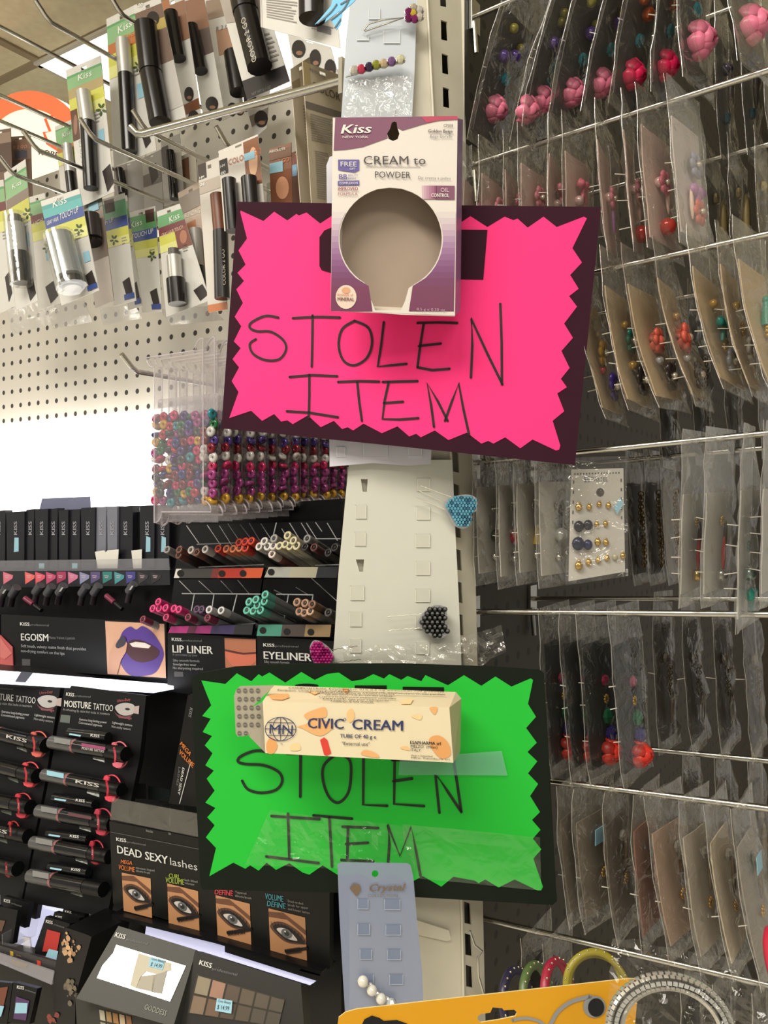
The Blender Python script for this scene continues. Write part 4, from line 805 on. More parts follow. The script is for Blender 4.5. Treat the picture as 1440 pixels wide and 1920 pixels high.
def multi(*fs): return [g for f in fs if f for g in (f if isinstance(f, list) else [f])]
def swatch(s, t0, w, h, tag=True, tagp=(.72, .52)):
    def f(b, pl, q):
        b.dec(pl, [quad(q, s, t0), quad(q, s+w*.8, t0-.03), quad(q, s+w, t0+h*.7), quad(q, s+w*.3, t0+h)], M(52, 44, 42, .5), .0006)
    def g(b, pl, q): b.dec(pl, sub(q, tagp[0], tagp[1], tagp[0]+.16, tagp[1]+.1), TAG, .0006)
    f.nm = 'shade_swatch'; g.nm = 'price_tag'; ln = lines(.68, .9, .40, .475, 3); return [f, g, ln] if tag else [f, ln]
def lines(s0, s1, t0, t1, n):
    def f(b, pl, q):
        for i in range(n): tt = t0+(t1-t0)*i/n; b.dec(pl, sub(q, s0, tt, s1-random.random()*.12, tt+(t1-t0)/n*.4), M(150, 144, 138, .5), .0005)
    f.nm = 'lettering'; return f
def ovals(ps):
    def f(b, pl, q):
        for s, tt, w_, h_ in ps:
            c = quad(q, s, tt); b.dec(pl, ell(c[0], c[1], w_, h_, 14), M(34, 28, 26, .4), .0006); b.dec(pl, ell(c[0]+w_*.1, c[1]+h_*.45, w_*.5, h_*.25, 8), M(150, 110, 86, .4), .0008)
    f.nm = 'shade_swatches'; return f
def face(s0, t0, s1, t1, skin=(196, 152, 122), hair=(96, 62, 46)):
    def f(b, pl, q):
        b.dec(pl, sub(q, s0, t0, s1, t1), M(*hair, .4), .0005); cs = quad(q, s0+(s1-s0)*.55, t0+(t1-t0)*.5); e = sub(q, s0, t0, s1, t1)
        b.dec(pl, ell(cs[0], cs[1], abs(e[1][0]-e[0][0])*.3, abs(e[3][1]-e[0][1])*.34, 16), M(*skin, .4), .0007)
    f.nm = 'face_print'; return f
G1, G2, YG, YG2 = (98, 158, 104), (138, 182, 132), (206, 206, 92), (222, 222, 142)
def green(h0=.16, strip=(186, 112, 62)): return [(0, 0, 1, .07, G1), (0, .07, 1, h0, G2), (0, h0, 1, h0+.07, strip), (0, h0+.07, 1, h0+.15, YG), (0, h0+.15, 1, h0+.23, YG2)]
WT = M(236, 236, 230, .5)
# upper row, left to right
card('carded_touch_up_stick', 'tall green card with an orange strip, left of the fat black sticks', Z1, [(598, 108), (770, 22), (880, 845), (640, 938)], .15, green(.18), [[((705, 420), (728, 855), 41, TUBE), ((690, 228), (705, 420), 41, SILV)]],
     [('Kiss', (665, 190), (742, 145), 14, WT, 0, .0008), ('TOUCH UP', (690, 225), (800, 180), 8, M(222, 140, 80, .5), 1, .0008), ('HAIR COLOR TOUCH UP', (702, 690), (678, 530), None, GREYT, 0, .0145)], multi(sprig(258, 125, 8), swatch(.7, .86, .2, .1)))
card('carded_touch_up_stick', 'green card with a silver and black stick right of the lit round sign', Z1, [(370, 395), (565, 312), (642, 1078), (452, 1165)], .19, green(.15, (176, 158, 112)), [[((492, 690), (512, 1060), 40, TUBE), ((468, 520), (492, 690), 41, SILV)]],
     [('Kiss', (440, 455), (515, 425), 12, WT, 0, .0008), ('HAIR COLOR', (480, 960), (455, 780), None, GREYT, 0, .0145)], multi(sprig(190, 205, 10), swatch(.72, .82, .3, .16), face(0, .30, .2, .52, (150, 110, 90))))
card('carded_touch_up_stick', 'narrow partly hidden green card with a silver capped stick left of the tall ones', Z1, [(308, 712), (405, 672), (452, 1120), (350, 1155)], .13, green(.28, (190, 120, 60)), [[((392, 970), (405, 1085), 27, TUBE), ((378, 815), (392, 970), 28, SILV)]], [('Kiss', (352, 775), (395, 752), 9, WT, 0, .0008)], None)
BRN = (120, 96, 82)
card('carded_hair_color_stick', 'brown card with a fat black stick, frontmost of the dark sticks under the ceiling light', Z1, [(752, 40), (900, -20), (1052, 690), (868, 770)], .19, [(0, 0, 1, .16, BRN), (0, .16, 1, .24, (186, 164, 92)), (0, .24, 1, .5, (128, 108, 96)), (0, .5, 1, .86, (200, 196, 190))], [[((848, 405), (902, 690), 60, TUBE), ((818, 140), (848, 405), 62, TUBE)]],
     [('COLOR 2 GO', (903, 655), (862, 440), None, M(196, 184, 160, .5), 0, .0215), ('00', (775, 42), (800, 36), 7, WT, 1, .0008)], ovals([(.6, .14, 12, 14)]))
card('carded_hair_color_stick', 'brown card with a dark stick and round hair swatches, second of the dark sticks', Z1, [(905, 10), (1030, -40), (1135, 680), (1010, 742)], .155, [(0, 0, .35, .12, (176, 120, 84)), (0, .12, .4, .45, (64, 44, 38)), (.35, 0, 1, .35, (150, 112, 90)), (0, .82, 1, .9, (120, 70, 44))], [[((960, 75), (1005, 330), 40, TUBE)]], (), ovals([(.62, .76, 9, 14), (.68, .94, 10, 12)]))
card('carded_hair_color_stick', 'brown card with a dark stick in shadow, third of the dark sticks', Z1, [(1030, -30), (1140, -60), (1262, 640), (1150, 700)], .12, [(0, 0, 1, .3, (150, 112, 92)), (0, .3, 1, .5, (110, 96, 90))], [[((1075, 150), (1130, 400), 38, TUBE)]], (), ovals([(.5, .88, 12, 14), (.7, .98, 9, 11)]))
card('carded_hair_color_stick', 'brown card with an eye photo, fourth of the dark sticks at the top', Z1, [(1150, -30), (1290, -60), (1370, 620), (1250, 680)], .09, [(0, 0, 1, .2, (160, 140, 124)), (.25, .30, 1, .5, (178, 140, 116))], [[((1310, 300), (1345, 520), 52, TUBE)]], [('R 2 GO', (1215, 175), (1310, 150), 8, GREYT, 0, .0008)], multi(ovals([(.5, .95, 10, 13), (.85, .98, 9, 12)])))
card('carded_hair_color_stick', 'near card with a fat black stick lettered in pale capitals at the top', Z2, [(62, -90), (280, -90), (435, 405), (222, 500)], .23, [(0, .84, 1, 1, (40, 36, 36)), (0, 0, 1, .35, (170, 160, 150))], [[((215, 60), (285, 335), 62, TUBE), ((185, -90), (215, 60), 64, TUBE)]],
     [('COLOR 2 GO', (270, 300), (210, 80), None, M(196, 184, 160, .5), 0, .0315), ('NET WT 0.1 OZ', (245, 478), (340, 440), 5, GREYT, 0, .0008)], lines(.72, .95, .5, .8, 7))
card('carded_hair_color_stick', 'white card back with small print and a black tube end at the top', Z2, [(285, -90), (650, -90), (688, 240), (290, 135)], .27, [(0, 0, .02, 1, (200, 196, 190))], [[((545, -90), (548, 95), 66, TUBE)]], (), multi(lines(.08, .5, .1, .78, 13), lines(.65, .95, .7, .82, 3), lambda b, pl, q: b.dec(pl, sub(q, .72, .7, .9, .82), GREYT, .0007)))
card('carded_hair_color_stick', 'white card with black oval hair swatches behind the near fat black stick', Z2, [(425, 170), (640, 235), (690, 420), (470, 430)], .11, [(0, 0, 1, .05, (190, 186, 180))], (), (), ovals([(.2, .25, 13, 17), (.55, .4, 11, 18), (.85, .6, 11, 18), (.3, .9, 13, 10)]))
card('carded_hair_color_stick', 'dim grey card with round swatches above the long chrome bar', Z2, [(190, 420), (340, 380), (320, 640), (260, 690)], .06, [(0, .6, 1, .8, (120, 110, 104))], (), [('READY STOCK', (265, 625), (315, 610), 4, GREYT, 0, .0008)], ovals([(.2, .3, 12, 17), (.6, .75, 13, 16)]), base=(186, 182, 176))
# cards seen from behind on the chrome bar
for i, (qq, a, lb) in enumerate([([(440, 345), (535, 285), (640, 1020), (490, 1012)], (545, 0, .80), 'rear cream card on the chrome bar, left of its twin'), ([(500, 305), (700, 380), (700, 1030), (545, 1015)], (570, 0, .78), 'cream instruction card on the chrome bar next to the post, with COLOR in capitals')]):
    pl = Pl(at(a[0], 300, a[2]), nR)
    card('carded_hair_color_stick', lb, Z2, qq, 0, [(0, 0, .18, .22, (178, 160, 120)), (0, .28, .98, .33, (120, 112, 106))] if i else [(0, .1, .4, .2, (150, 134, 104))], (), ([('COLOR', (550, 445), (690, 508), 15, M(84, 78, 74, .5), 0, .0008), ('ABSOLUTE', (535, 350), (612, 392), 5, GREYT, 0, .0008)] if i else ()), multi(lines(.12, .8, .36, .56, 12), lines(.2, .6, .62, .97, 22)) if i else lines(.4, .8, .3, .95, 30), base=(200, 188, 168), plane=pl)
# left edge, upper
card('carded_hair_color_stick', 'brown card with a blue tag below the round sign at the left edge', Z1, [(55, 770), (172, 760), (182, 1130), (75, 1140)], .06, [(0, 0, 1, .2, (134, 104, 88)), (0, .2, 1, .36, (122, 98, 84)), (.2, .22, .8, .34, (112, 150, 190))], (), [('R 2 GO', (75, 838), (150, 832), 6, M(220, 160, 130, .5), 0, .0008)], None, base=(100, 78, 66))
card('carded_hair_color_stick', 'dark brown card cut by the left edge below the round sign', Z1, [(-60, 740), (60, 720), (72, 1110), (-50, 1130)], .08, [(0, 0, 1, .2, (150, 128, 112)), (0, .2, 1, .6, (90, 70, 60))], (), (), None, base=(120, 98, 84))
# middle row
card('carded_hair_color_stick', 'grey shaded card between the rows, left of the card with vertical lettering', Z1, [(640, 940), (800, 890), (815, 1180), (650, 1200)], .05, [(0, 0, .45, 1, (130, 122, 116))], [[((670, 950), (690, 1090), 22, TUBE)]], (), None, base=(150, 146, 142))
card('carded_hair_color_stick', 'white card with a mascara brush picture between the rows', Z1, [(800, 890), (905, 840), (920, 1200), (815, 1220)], .065, [(0, .3, 1, .5, (110, 100, 96))], (), (), swatch(.3, .2, .5, .3, False), base=(176, 172, 168))
card('carded_brush_color', 'card with a slim black stick lettered vertically between the rows', Z1, [(905, 795), (1010, 750), (1035, 1120), (925, 1160)], .08, [(0, .1, .35, .5, (70, 60, 56)), (.4, .15, 1, .5, (206, 200, 190))], [[((955, 850), (980, 1120), 24, TUBE)]], [('BRUSH IN COLOR', (985, 1025), (962, 850), None, GREYT, 0, .010)], None, base=(190, 186, 180))
card('carded_brush_color', 'pale narrow card with brown swatches beside the long chrome bar', Z1, [(1018, 880), (1100, 840), (1112, 1060), (1030, 1090)], .07, [(0, .1, .5, .7, (120, 82, 60)), (.6, 0, 1, .9, (214, 206, 190))], (), (), None, base=(200, 194, 184))
card('carded_hair_color_stick', 'pale card half hidden behind the silver stick card, below the chrome bar end', Z1, [(640, 1080), (800, 1110), (790, 1300), (650, 1250)], .02, [(0, .2, 1, .5, (150, 120, 100))], (), (), None, base=(170, 160, 152))
# lower row
MRN, BLU = (112, 52, 56), (62, 82, 148)
def tubecap(a, b_, r, c, d_, r2): return [(a, b_, r, M(60, 62, 64, .3)), (c, d_, r2, TUBE)]
card('carded_touch_up_tube', 'green card at the left edge, beside the card with a grey and black tube', Z1, [(-80, 1030), (18, 1010), (85, 1720), (-20, 1770)], .17, green(.17, MRN), (), (), swatch(.6, .75, .3, .2, False))
card('carded_touch_up_tube', 'green card with a grey and black tube in a blister, left edge', Z1, [(22, 975), (142, 895), (212, 1690), (88, 1745)], .205, green(.2, (136, 120, 108)), [[((105, 1420), (118, 1590), 50, TUBE), ((88, 1260), (105, 1425), 46, M(168, 168, 164, .3)), ((82, 1215), (88, 1265), 34, M(90, 88, 86, .3))], [((80, 1205), (120, 1600), 60, BLISTER)]],
     [('Kiss', (70, 1065), (120, 1035), 10, WT, 0, .0008), ('1A', (92, 1620), (110, 1614), 4, GREYT, 1, .0008)], multi(sprig(52, 400, 9), swatch(.55, .86, .4, .12, True, (.7, .5))))
card('carded_touch_up_tube', 'green card with a maroon strip mostly behind the blue striped card', Z1, [(160, 1110), (250, 1085), (345, 1700), (215, 1745)], .15, green(.17, MRN), (), [('UCH', (190, 1275), (240, 1250), 9, WT, 0, .0008)], multi(sprig(88, 465, 8), swatch(.4, .82, .5, .16, True, (.6, .5))))
card('carded_touch_up_tube', 'turquoise card with a blue strip and a large clear grey tube', Z1, [(228, 1132), (446, 1060), (556, 1632), (345, 1718)], .225, [(0, 0, 1, .09, (84, 160, 160)), (0, .09, 1, .17, (96, 176, 176)), (0, .17, 1, .27, BLU), (0, .27, 1, .36, YG), (0, .36, 1, .46, YG2)], [[((335, 1330), (395, 1560), 72, M(150, 156, 158, .25, .2)), ((395, 1560), (402, 1610), 62, TUBE), ((402, 1610), (405, 1626), 50, M(226, 226, 222, .3))], [((332, 1322), (405, 1618), 84, BLISTER)]],
     [('Kiss', (298, 1170), (375, 1140), 15, WT, 0, .0008), ('GRAY HAIR', (264, 1268), (330, 1240), 8, WT, 0, .0008), ('TOUCH UP', (336, 1238), (442, 1192), 12, WT, 0, .0008)], multi(sprig(148, 430, 9), swatch(.72, .82, .25, .16, True, (.78, .6)), lambda b, pl, q: b.dec(pl, sub(q, .72, .92, .98, .97), M(*BLU, .4), .0009)))
card('carded_hair_color_tube', 'dark tube on a brown card with a blue tag, right of the blue striped card', Z1, [(455, 1105), (565, 1060), (640, 1690), (535, 1735)], .185, [(0, 0, 1, .15, (126, 134, 120)), (0, .6, 1, 1, (206, 196, 190))], [[((505, 1210), (520, 1340), 52, M(58, 50, 50, .25)), ((520, 1340), (528, 1370), 46, TUBE)]], (), lambda b, pl, q: b.dec(pl, sub(q, .3, .1, .8, .17), TAG, .0008), base=(140, 126, 116))
for i, (qq, d, lb, s_, p0, p1) in enumerate([([(562, 1125), (700, 1085), (765, 1690), (640, 1722)], .155, 'green blue-striped card with a dark square, first right of the dark tube', 'CH UP', (575, 1270), (640, 1245)), ([(645, 1120), (712, 1098), (800, 1722), (722, 1745)], .13, 'narrow green card edge with a blue strip, second right of the dark tube', 'UP', (668, 1290), (705, 1275)), ([(705, 1200), (872, 1158), (912, 1755), (800, 1760)], .105, 'green card with a blue strip and faint lettering, third right of the dark tube', 'TOUCH UP', (742, 1345), (862, 1310))]):
    card('carded_touch_up_tube', lb, Z1, qq, d, [(0, 0, 1, .20, G1 if i else (104, 168, 128)), (0, .20, 1, .30, BLU), (0, .30, 1, .38, YG), (0, .38, 1, .46, YG2), (.15 if i != 2 else .65, .02, .55 if i != 2 else .95, .14, (92, 58, 56))], (), [(s_, p0, p1, 9, WT, 0, .0008), ('Kiss', (735, 1285), (800, 1262), 11, WT, 0, .0008)][:1 if i < 2 else 2], multi(sprig([214, 238, 285][i], [450, 465, 480][i], 8), swatch(.5, .8, .4, .16, False), lambda b, pl, q: b.dec(pl, sub(q, .5, .92, .95, .97), M(*BLU, .4), .0009)))
card('carded_touch_up_stick', 'green card with a maroon strip and silver tube, near the pink sign', Z1, [(882, 1190), (1010, 1145), (1182, 1690), (935, 1782)], .15, [(0, 0, 1, .16, G1), (0, .16, 1, .24, MRN), (0, .24, 1, .33, YG), (0, .33, 1, .4, YG2)], [[((988, 1570), (1000, 1710), 52, TUBE), ((978, 1440), (988, 1575), 40, SILV), ((976, 1400), (978, 1445), 30, M(96, 90, 86, .3))]], [('Kiss', (955, 1255), (1010, 1225), 12, WT, 0, .0008), ('GRAY HAIR TOUCH', (910, 1335), (1030, 1285), 7, M(226, 200, 180, .5), 0, .0008)], multi(face(.55, .22, 1, .42, (170, 110, 80), (120, 60, 44)), swatch(.7, .85, .3, .12, False)))
card('carded_blending_stick', 'taupe card with a grey and black stick, just left of the brown stick', Z1, [(1000, 1085), (1140, 1010), (1168, 1680), (1078, 1702)], .125, [(0, 0, 1, .2, (150, 140, 128)), (.1, .3, .6, .5, (190, 130, 96)), (0, .86, 1, 1, (214, 160, 140))], [[((1112, 1500), (1135, 1630), 36, TUBE), ((1098, 1290), (1112, 1500), 36, M(158, 152, 146, .3))]], [('BLENDING', (1040, 1225), (1125, 1195), 8, WT, 0, .0008)], None, base=(196, 176, 160))
card('carded_hair_color_stick', 'card with a brown capped dark stick lettered vertically, beside the pink sign', Z1, [(1112, 930), (1240, 880), (1278, 1740), (1172, 1758)], .195, [(0, 0, .35, .1, (62, 50, 44)), (0, .12, 1, .2, (180, 168, 156)), (0, .95, 1, 1, (196, 116, 66))], [[((1240, 1300), (1250, 1680), 42, M(40, 37, 38, .3)), ((1222, 1095), (1240, 1300), 40, M(112, 66, 44, .35))]], [('COLOR 2 GO', (1270, 1600), (1262, 1400), None, M(170, 160, 146, .5), 0, .0145), ('HM', (1122, 1010), (1148, 1000), 5, WT, 1, .0008), ('04', (1124, 1050), (1150, 1042), 6, WT, 1, .0008)], None, base=(208, 202, 194))
card('carded_hair_color_stick', 'pale card with a brown haired face, behind the pink sign top left', Z1, [(1228, 850), (1450, 755), (1500, 1300), (1262, 1300)], .23, [(0, .12, .2, .3, (44, 38, 36))], [[((1288, 1010), (1310, 1300), 40, TUBE)], [((1400, 1000), (1425, 1300), 45, TUBE)]], [('COLOR 2 GO', (1285, 930), (1470, 862), 11, M(176, 96, 70, .5), 0, .0008), ('HM', (1240, 945), (1265, 935), 5, WT, 1, .0008), ('00', (1243, 985), (1268, 975), 6, WT, 1, .0008)], multi(face(.62, .02, 1, .5, (222, 176, 140), (138, 92, 66)), lambda b, pl, q: b.dec(pl, sub(q, .62, .15, .88, .23), TAG, .001)), base=(222, 216, 208))
card('carded_hair_color_stick', 'brown faced card with a blue tag, right of the pale card with the smiling face', Z2, [(330, 745), (442, 712), (450, 1080), (345, 1080)], .20, [(0, 0, 1, .18, (120, 90, 72))], (), [('ABSOLUTE', (332, 765), (412, 748), 4.5, WT, 0, .0008), ('2 GO', (375, 818), (432, 806), 8, M(210, 130, 90, .5), 0, .0008)], multi(face(.0, .35, 1, .85, (206, 150, 118), (128, 78, 54)), lambda b, pl, q: b.dec(pl, sub(q, 0, .22, .6, .37), TAG, .001)), base=(140, 100, 80))
card('carded_hair_color_stick', 'reddish brown card edge with a small blue tag, just left of the cream instruction card', Z2, [(440, 765), (482, 750), (490, 1080), (445, 1080)], .17, [(0, .2, .7, .38, (130, 170, 200))], (), (), None, base=(124, 72, 56))
# pale dangling blisters under the lower row
for i, (qq, d) in enumerate([([(40, 1740), (230, 1690), (300, 1820), (70, 1880)], .10), ([(260, 1720), (470, 1690), (520, 1810), (300, 1850)], .12), ([(560, 1730), (760, 1720), (800, 1790), (580, 1830)], .09), ([(900, 1740), (1180, 1720), (1260, 1800), (960, 1830)], .09)]):
    pl = L(d); b = B(); b.plate(pl, Z1(qq), .0012, film((225, 225, 232), .30, .5, .2, .2, 40.)); solo('clear_blister', b, 'faint clear blister edge hanging below the lower card row, ' + ['leftmost', 'second from the left', 'third from the left', 'nearest the pink sign'][i] + ' of four', 'blister', 'clear blisters below the lower card row')
# ---------------------------------------------------------------- clear packs of pony beads
BEADM = M(0, 0, 0, .12, .1, .6, island=[(172, 34, 52), (40, 48, 120), (96, 50, 130), (36, 104, 60), (196, 150, 50), (40, 130, 140), (186, 40, 90), (205, 200, 196), (120, 26, 40), (64, 44, 110), (60, 64, 66), (150, 60, 120)])
PACK = film((226, 216, 224), .17, .62, .12, .12, 30.)
pk0 = L(.235); TL = pk0(290, 650); BLp = pk0(292, 985); pw = .105; ph = (TL-BLp).length
for k in range(13):
    o = -nL*(.0195*k)+eL*(.002*sin(k*2.1))+UP*(.001*k); C0 = TL+o; t = thing('bead_pack', f'clear pack of coloured pony beads, {ORD[k]} from the front of the bead row' if k else 'frontmost clear plastic pack of coloured pony beads, its left side against the light box glow', 'bead pack', C0+eL*pw/2-UP*ph/2, 'clear packs of pony beads')
    def rr(inset, r=.012, n=5):
        out = []
        for cx_, cz_, a0 in ((pw-inset-r, -inset-r, 90), (inset+r, -inset-r, 180), (inset+r, -ph+inset+r, 270), (pw-inset-r, -ph+inset+r, 0)):
            seg = [(cx_+r*cos(radians(a0+90*i/n)), cz_+r*sin(radians(a0+90*i/n))) for i in range(n+1)]; out += seg
        return out
    P = lambda x, z, d=0: C0+eL*x+UP*z+nL*d
    o1 = rr(0); o2 = rr(.003)
    b = B(); n = len(o1); lo = [P(x, z) for x, z in o1]; hi = [P(x, z, .014) for x, z in o2]
    b.add(lo+hi, [(i, (i+1) % n, n+(i+1) % n, n+i) for i in range(n)], PACK, True); b.poly(hi, PACK); b.tube([P(x, z) for x, z in o1+o1[:1]], .0011, film((226, 216, 226), .42, .7, .1, .1, 30.), 6, False)
    b.tube([P(x, z, .014) for x, z in o2+o2[:1]], .0007, film((226, 216, 226), .42, .7, .1, .1, 30.), 6, False); put('clear_shell', b, t)
    b = B()
    for r_ in range(11):
        for c_ in range(9):
            p = P(.0095+c_*.0107+random.uniform(-.002, .002), -ph+.027+r_*.0092+random.uniform(-.0018, .0018), .006+random.uniform(-.0025, .0025)); a = random.uniform(0, pi); ax = (eL*cos(a)+UP*sin(a))
            if True: b.torus(p, ax, nL if random.random() < .25 else (UP*cos(a)-eL*sin(a)), .0036, .0026, BEADM, 9, 6)
    put('bead_fill', b, t, kind='stuff')
    b = B(); b.plate(Pl(P(0, 0, .001), nL), [], 0, WHITE) if False else b.prism([P(.006, -ph+.004, .001), P(pw-.006, -ph+.004, .001), P(pw-.006, -.06, .001), P(.006, -.06, .001)], -nL*.0004, film((120, 92, 118), .30, .4, .3, .1)); put('backing_sheet', b, t)
# ---------------------------------------------------------------- left: cosmetics display unit
BK = M(18, 18, 21, .4, 0., .35); BK2 = M(11, 11, 13, .4, 0., .3); PANEL = M(13, 14, 16, .4, 0., .3); LITS = E(226, 226, 255, 1.5); LITW = E(255, 253, 250, 3.2)
# carcass
t = thing('display_unit', 'black cosmetics display unit under the light box, with lit shelf strips', 'display unit', L(.1)(300, 1500))
b = B(); b.plate(L(.105), [(-120, 985), (640, 935), (640, 1200), (-120, 1200)], .02, BK2); b.plate(L(.165), [(-120, 1156), (660, 1196), (660, 2150), (-120, 2150)], .06, BK2); put('back_panel', b, t)
p = L(.165)
b = B(); b.plate(L(.262), [(206, 1560), (214, 1546), (610, 1640), (640, 1660), (640, 2100), (206, 2100)], .09, BK2); put('lash_cabinet', b, t)
b = B(); z1 = L(.172)(330, 1284).z; T2 = HZ(z1); b.prism([T2(*q) for q in [(-60, 1252), (0, 1257), (52, 1261), (337, 1284), (288, 1293), (0, 1276), (-60, 1272)]], -UP*.004, E(238, 242, 255, 2.0)); b.prism([T2(*q, .0005) for q in [(40, 1259), (62, 1261), (48, 1279), (28, 1278)]], -UP*.0003, M(90, 95, 115, .4)); put('lit_shelf', b, t)
b = B(); b.prism([T2(*q, -.004) for q in [(-60, 1240), (337, 1276), (337, 1284), (288, 1293), (-60, 1274)]], -UP*.006, BK); put('shelf_front', b, t)
# light box
t = thing('light_box', 'glowing white light box header with pale letters on the left pegboard', 'light box', L(.03)(150, 870))
b = B(); b.plate(L(.05), [(-140, 820), (0, 799), (284, 768), (395, 755), (392, 948), (284, 952), (-140, 985)], .035, LITW); put('face', b, t)
b = B(); b.text(L(.05), 'KISS', (-32, 875), (155, 866), E(228, 232, 240, 1.02), 60, False, .001); put('lettering', b, t)
t = thing('shelf_card', 'small grey card standing in front of the light box above the slim black boxes', 'card', L(.09)(122, 945)); b = B(); b.plate(L(.09), Z6([(172, 32), (368, 24), (370, 78), (160, 82)]), .001, M(118, 122, 150, .5)); put('card', b, t)
# slim boxes
xs = [(-14, 10), (12, 46), (49, 64), (66, 90), (92, 108), (110, 128), (130, 150), (152, 178), (180, 199), (201, 220), (222, 249), (262, 290), (292, 318)]
for i, (a, c) in enumerate(xs):
    pl = L(.112+(.003 if i % 2 else 0)); top = 958-a*.035+(3 if i in (1, 5, 6) else 0); vis = i not in (8, 9)
    t = thing('slim_cosmetics_box', f'slim black cosmetics box standing below the light box, {ORD[i]} from the left', 'box', pl((a+c)/2, 1065), 'slim black boxes below the light box')
    b = B(); b.plate(pl, [(a, top), (c, top-2), (c-1, 1063), (a+1, 1066)], .012, M(30, 30, 36, .3) if vis else M(120, 122, 134, .3)); put('carton', b, t)
    b = B(); m = (a+c)/2; b.text(pl, 'KISS', (m+3, 1003), (m+3, 978), M(150, 150, 160, .5), None, True)
    if i in (1, 11, 12): b.dec(pl, [(m-2, 1008-(3 if i > 10 else 0)), (m+6, 1008), (m+6, 1034), (m-3, 1035)], TAG, .0005)
    if i in (3, 6, 8): b.dec(pl, [(m-5, 1056), (m+5, 1056), (m+5, 1066), (m-5, 1066)], TAG, .0005)
    put('lettering', b, t)
for q, n in (([(388, 250), (425, 244), (432, 252), (440, 244), (485, 240), (480, 318), (400, 318)], 'torn white paper insert standing among the slim black boxes, larger piece'), ([(537, 245), (580, 240), (579, 318), (545, 318)], 'white paper strip standing beside the slim black boxes, smaller piece')):
    b = B(); b.plate(L(.119), Z6(q), .0006, WHITE); solo('paper_insert', b, n, 'paper')
t = thing('ledge_rail', 'black rail with coloured triangular shade labels and a clear lip under the slim boxes', 'rail', L(.127)(160, 1085))
b = B(); b.plate(L(.127), [(-60, 1071), (318, 1069), (319, 1097), (-60, 1103)], .03, M(38, 38, 44, .35)); put('rail', b, t)
b = B(); b.plate(L(.129), [(-60, 1052), (316, 1047), (318, 1069), (-60, 1071)], .0012, film((190, 190, 205), .16, .5, .12, .1)); put('clear_lip', b, t)
b = B()
for x, c in [(25, (222, 120, 140)), (203, (236, 110, 110)), (288, (232, 92, 112)), (376, (206, 80, 120)), (462, (168, 60, 96)), (556, (212, 122, 158)), (650, (140, 142, 180)), (740, (92, 84, 128)), (838, (56, 130, 124)), (935, (78, 150, 158)), (1030, (72, 70, 140)), (1130, (64, 62, 66)), (1236, (52, 50, 54))]:
    b.dec(L(.127), X3([(x, 183), (x+82, 212), (x+78, 238), (x+4, 286)]) if x not in (462, 740, 838, 1030) else X3([(x, 183), (x+78, 183), (x+78, 240), (x+4, 282)]), M(*c, .4), .0005)
    b.dec(L(.127), X3([(x+14, 214), (x+52, 216), (x+52, 221), (x+14, 219)]), M(206, 180, 188, .5), .0007); b.dec(L(.127), X3([(x+18, 228), (x+46, 229), (x+46, 234), (x+18, 233)]), M(206, 180, 188, .5), .0007)
put('shade_label', b, t)
for i, (x, y, c) in enumerate([(35, 345, 1), (118, 345, 0), (312, 325, 0), (405, 335, 0), (502, 328, 1), (688, 335, 0), (788, 330, 0), (1075, 315, 1)]):
    pl = L(.135); t = thing('lip_gloss_tube', f'dark lip gloss tester leaning out under the shade labels, {ORD[i]} from the left', 'lip gloss', pl(*X3(x, y)), 'dark lip gloss testers')
    b = B(); b.rod(pl, X3(x+22, y-34), X3(x-22, y+34), 8.2, M(74, 74, 80, .35), n=8); put('cap', b, t)
    b = B(); b.rod(L(.118), X3(x-10, y+20), X3(x-30, y+120), 6, M(50, 40, 48, .3), n=8); put('tube', b, t)
    if c: b = B(); [b.stroke(pl, X3([(x-16+k, y+16), (x+6+k, y-16)]), 1.2, TXT, .0122, False) for k in (0, 8)]; put('label_lines', b, t)
for x0, y0, x1, y1, n in ((205, 400, 340, 500, 'fallen dark pink lip gloss under the shade labels, left one'), (870, 380, 1000, 490, 'fallen dark pink lip gloss under the shade labels, right one')):
    t = thing('lip_gloss_tube', n, 'lip gloss', L(.15)(*X3(x0, y0))); b = B(); b.rod(L(.15), X3(x0, y0), X3((x0+x1)/2, (y0+y1)/2), 5, M(120, 40, 66, .3)); put('tube', b, t); b = B(); b.rod(L(.15), X3((x0+x1)/2, (y0+y1)/2), X3(x1, y1), 4, BK); put('cap', b, t)
# printed header panels
def panel(label, pl, px, th=.004, col=None, name='header_sign', grp='printed header panels of the display'):
    c = (sum(p[0] for p in px)/len(px), sum(p[1] for p in px)/len(px)); t = thing(name, label, 'sign panel', pl(*c, -.002), grp); b = B(); b.plate(pl, px, th, col or PANEL); t = put('board', b, t); return t
def lips(b, pl, q, c, c2, thumb=False):
    b.dec(pl, q, M(206, 160, 134, .4), .0005); f = lambda *a: [quad(q, *p) for p in a]
    b.dec(pl, spline(f((.20, .48), (.28, .20), (.42, .08), (.52, .13), (.64, .06), (.82, .2), (.97, .5), (.93, .72), (.8, .93), (.55, 1.0), (.35, .97), (.22, .75)), True), M(*c, .3), .0009)
    b.dec(pl, spline(f((.32, .5), (.42, .34), (.6, .33), (.8, .42), (.9, .52), (.82, .66), (.6, .74), (.42, .68)), True), M(*c2, .35), .0012)
    b.dec(pl, f((.40, .40), (.5, .36), (.66, .37), (.76, .42), (.72, .47), (.45, .46)), M(222, 212, 206, .3), .0015)
    if thumb:
        b.dec(pl, f((0, 1), (.04, .6), (.14, .40), (.3, .3), (.36, .4), (.33, .56), (.24, .72), (.16, 1)), M(196, 150, 126, .4), .0018); b.dec(pl, spline(f((.16, .44), (.26, .28), (.33, .3), (.32, .42), (.2, .5)), True), M(62, 60, 72, .25), .0021)
LS = L(.178)
t = panel('black header panel advertising a matte velvet lipstick with a purple lips picture', LS, [(2, 1152), (312, 1168), (312, 1273), (2, 1252)])
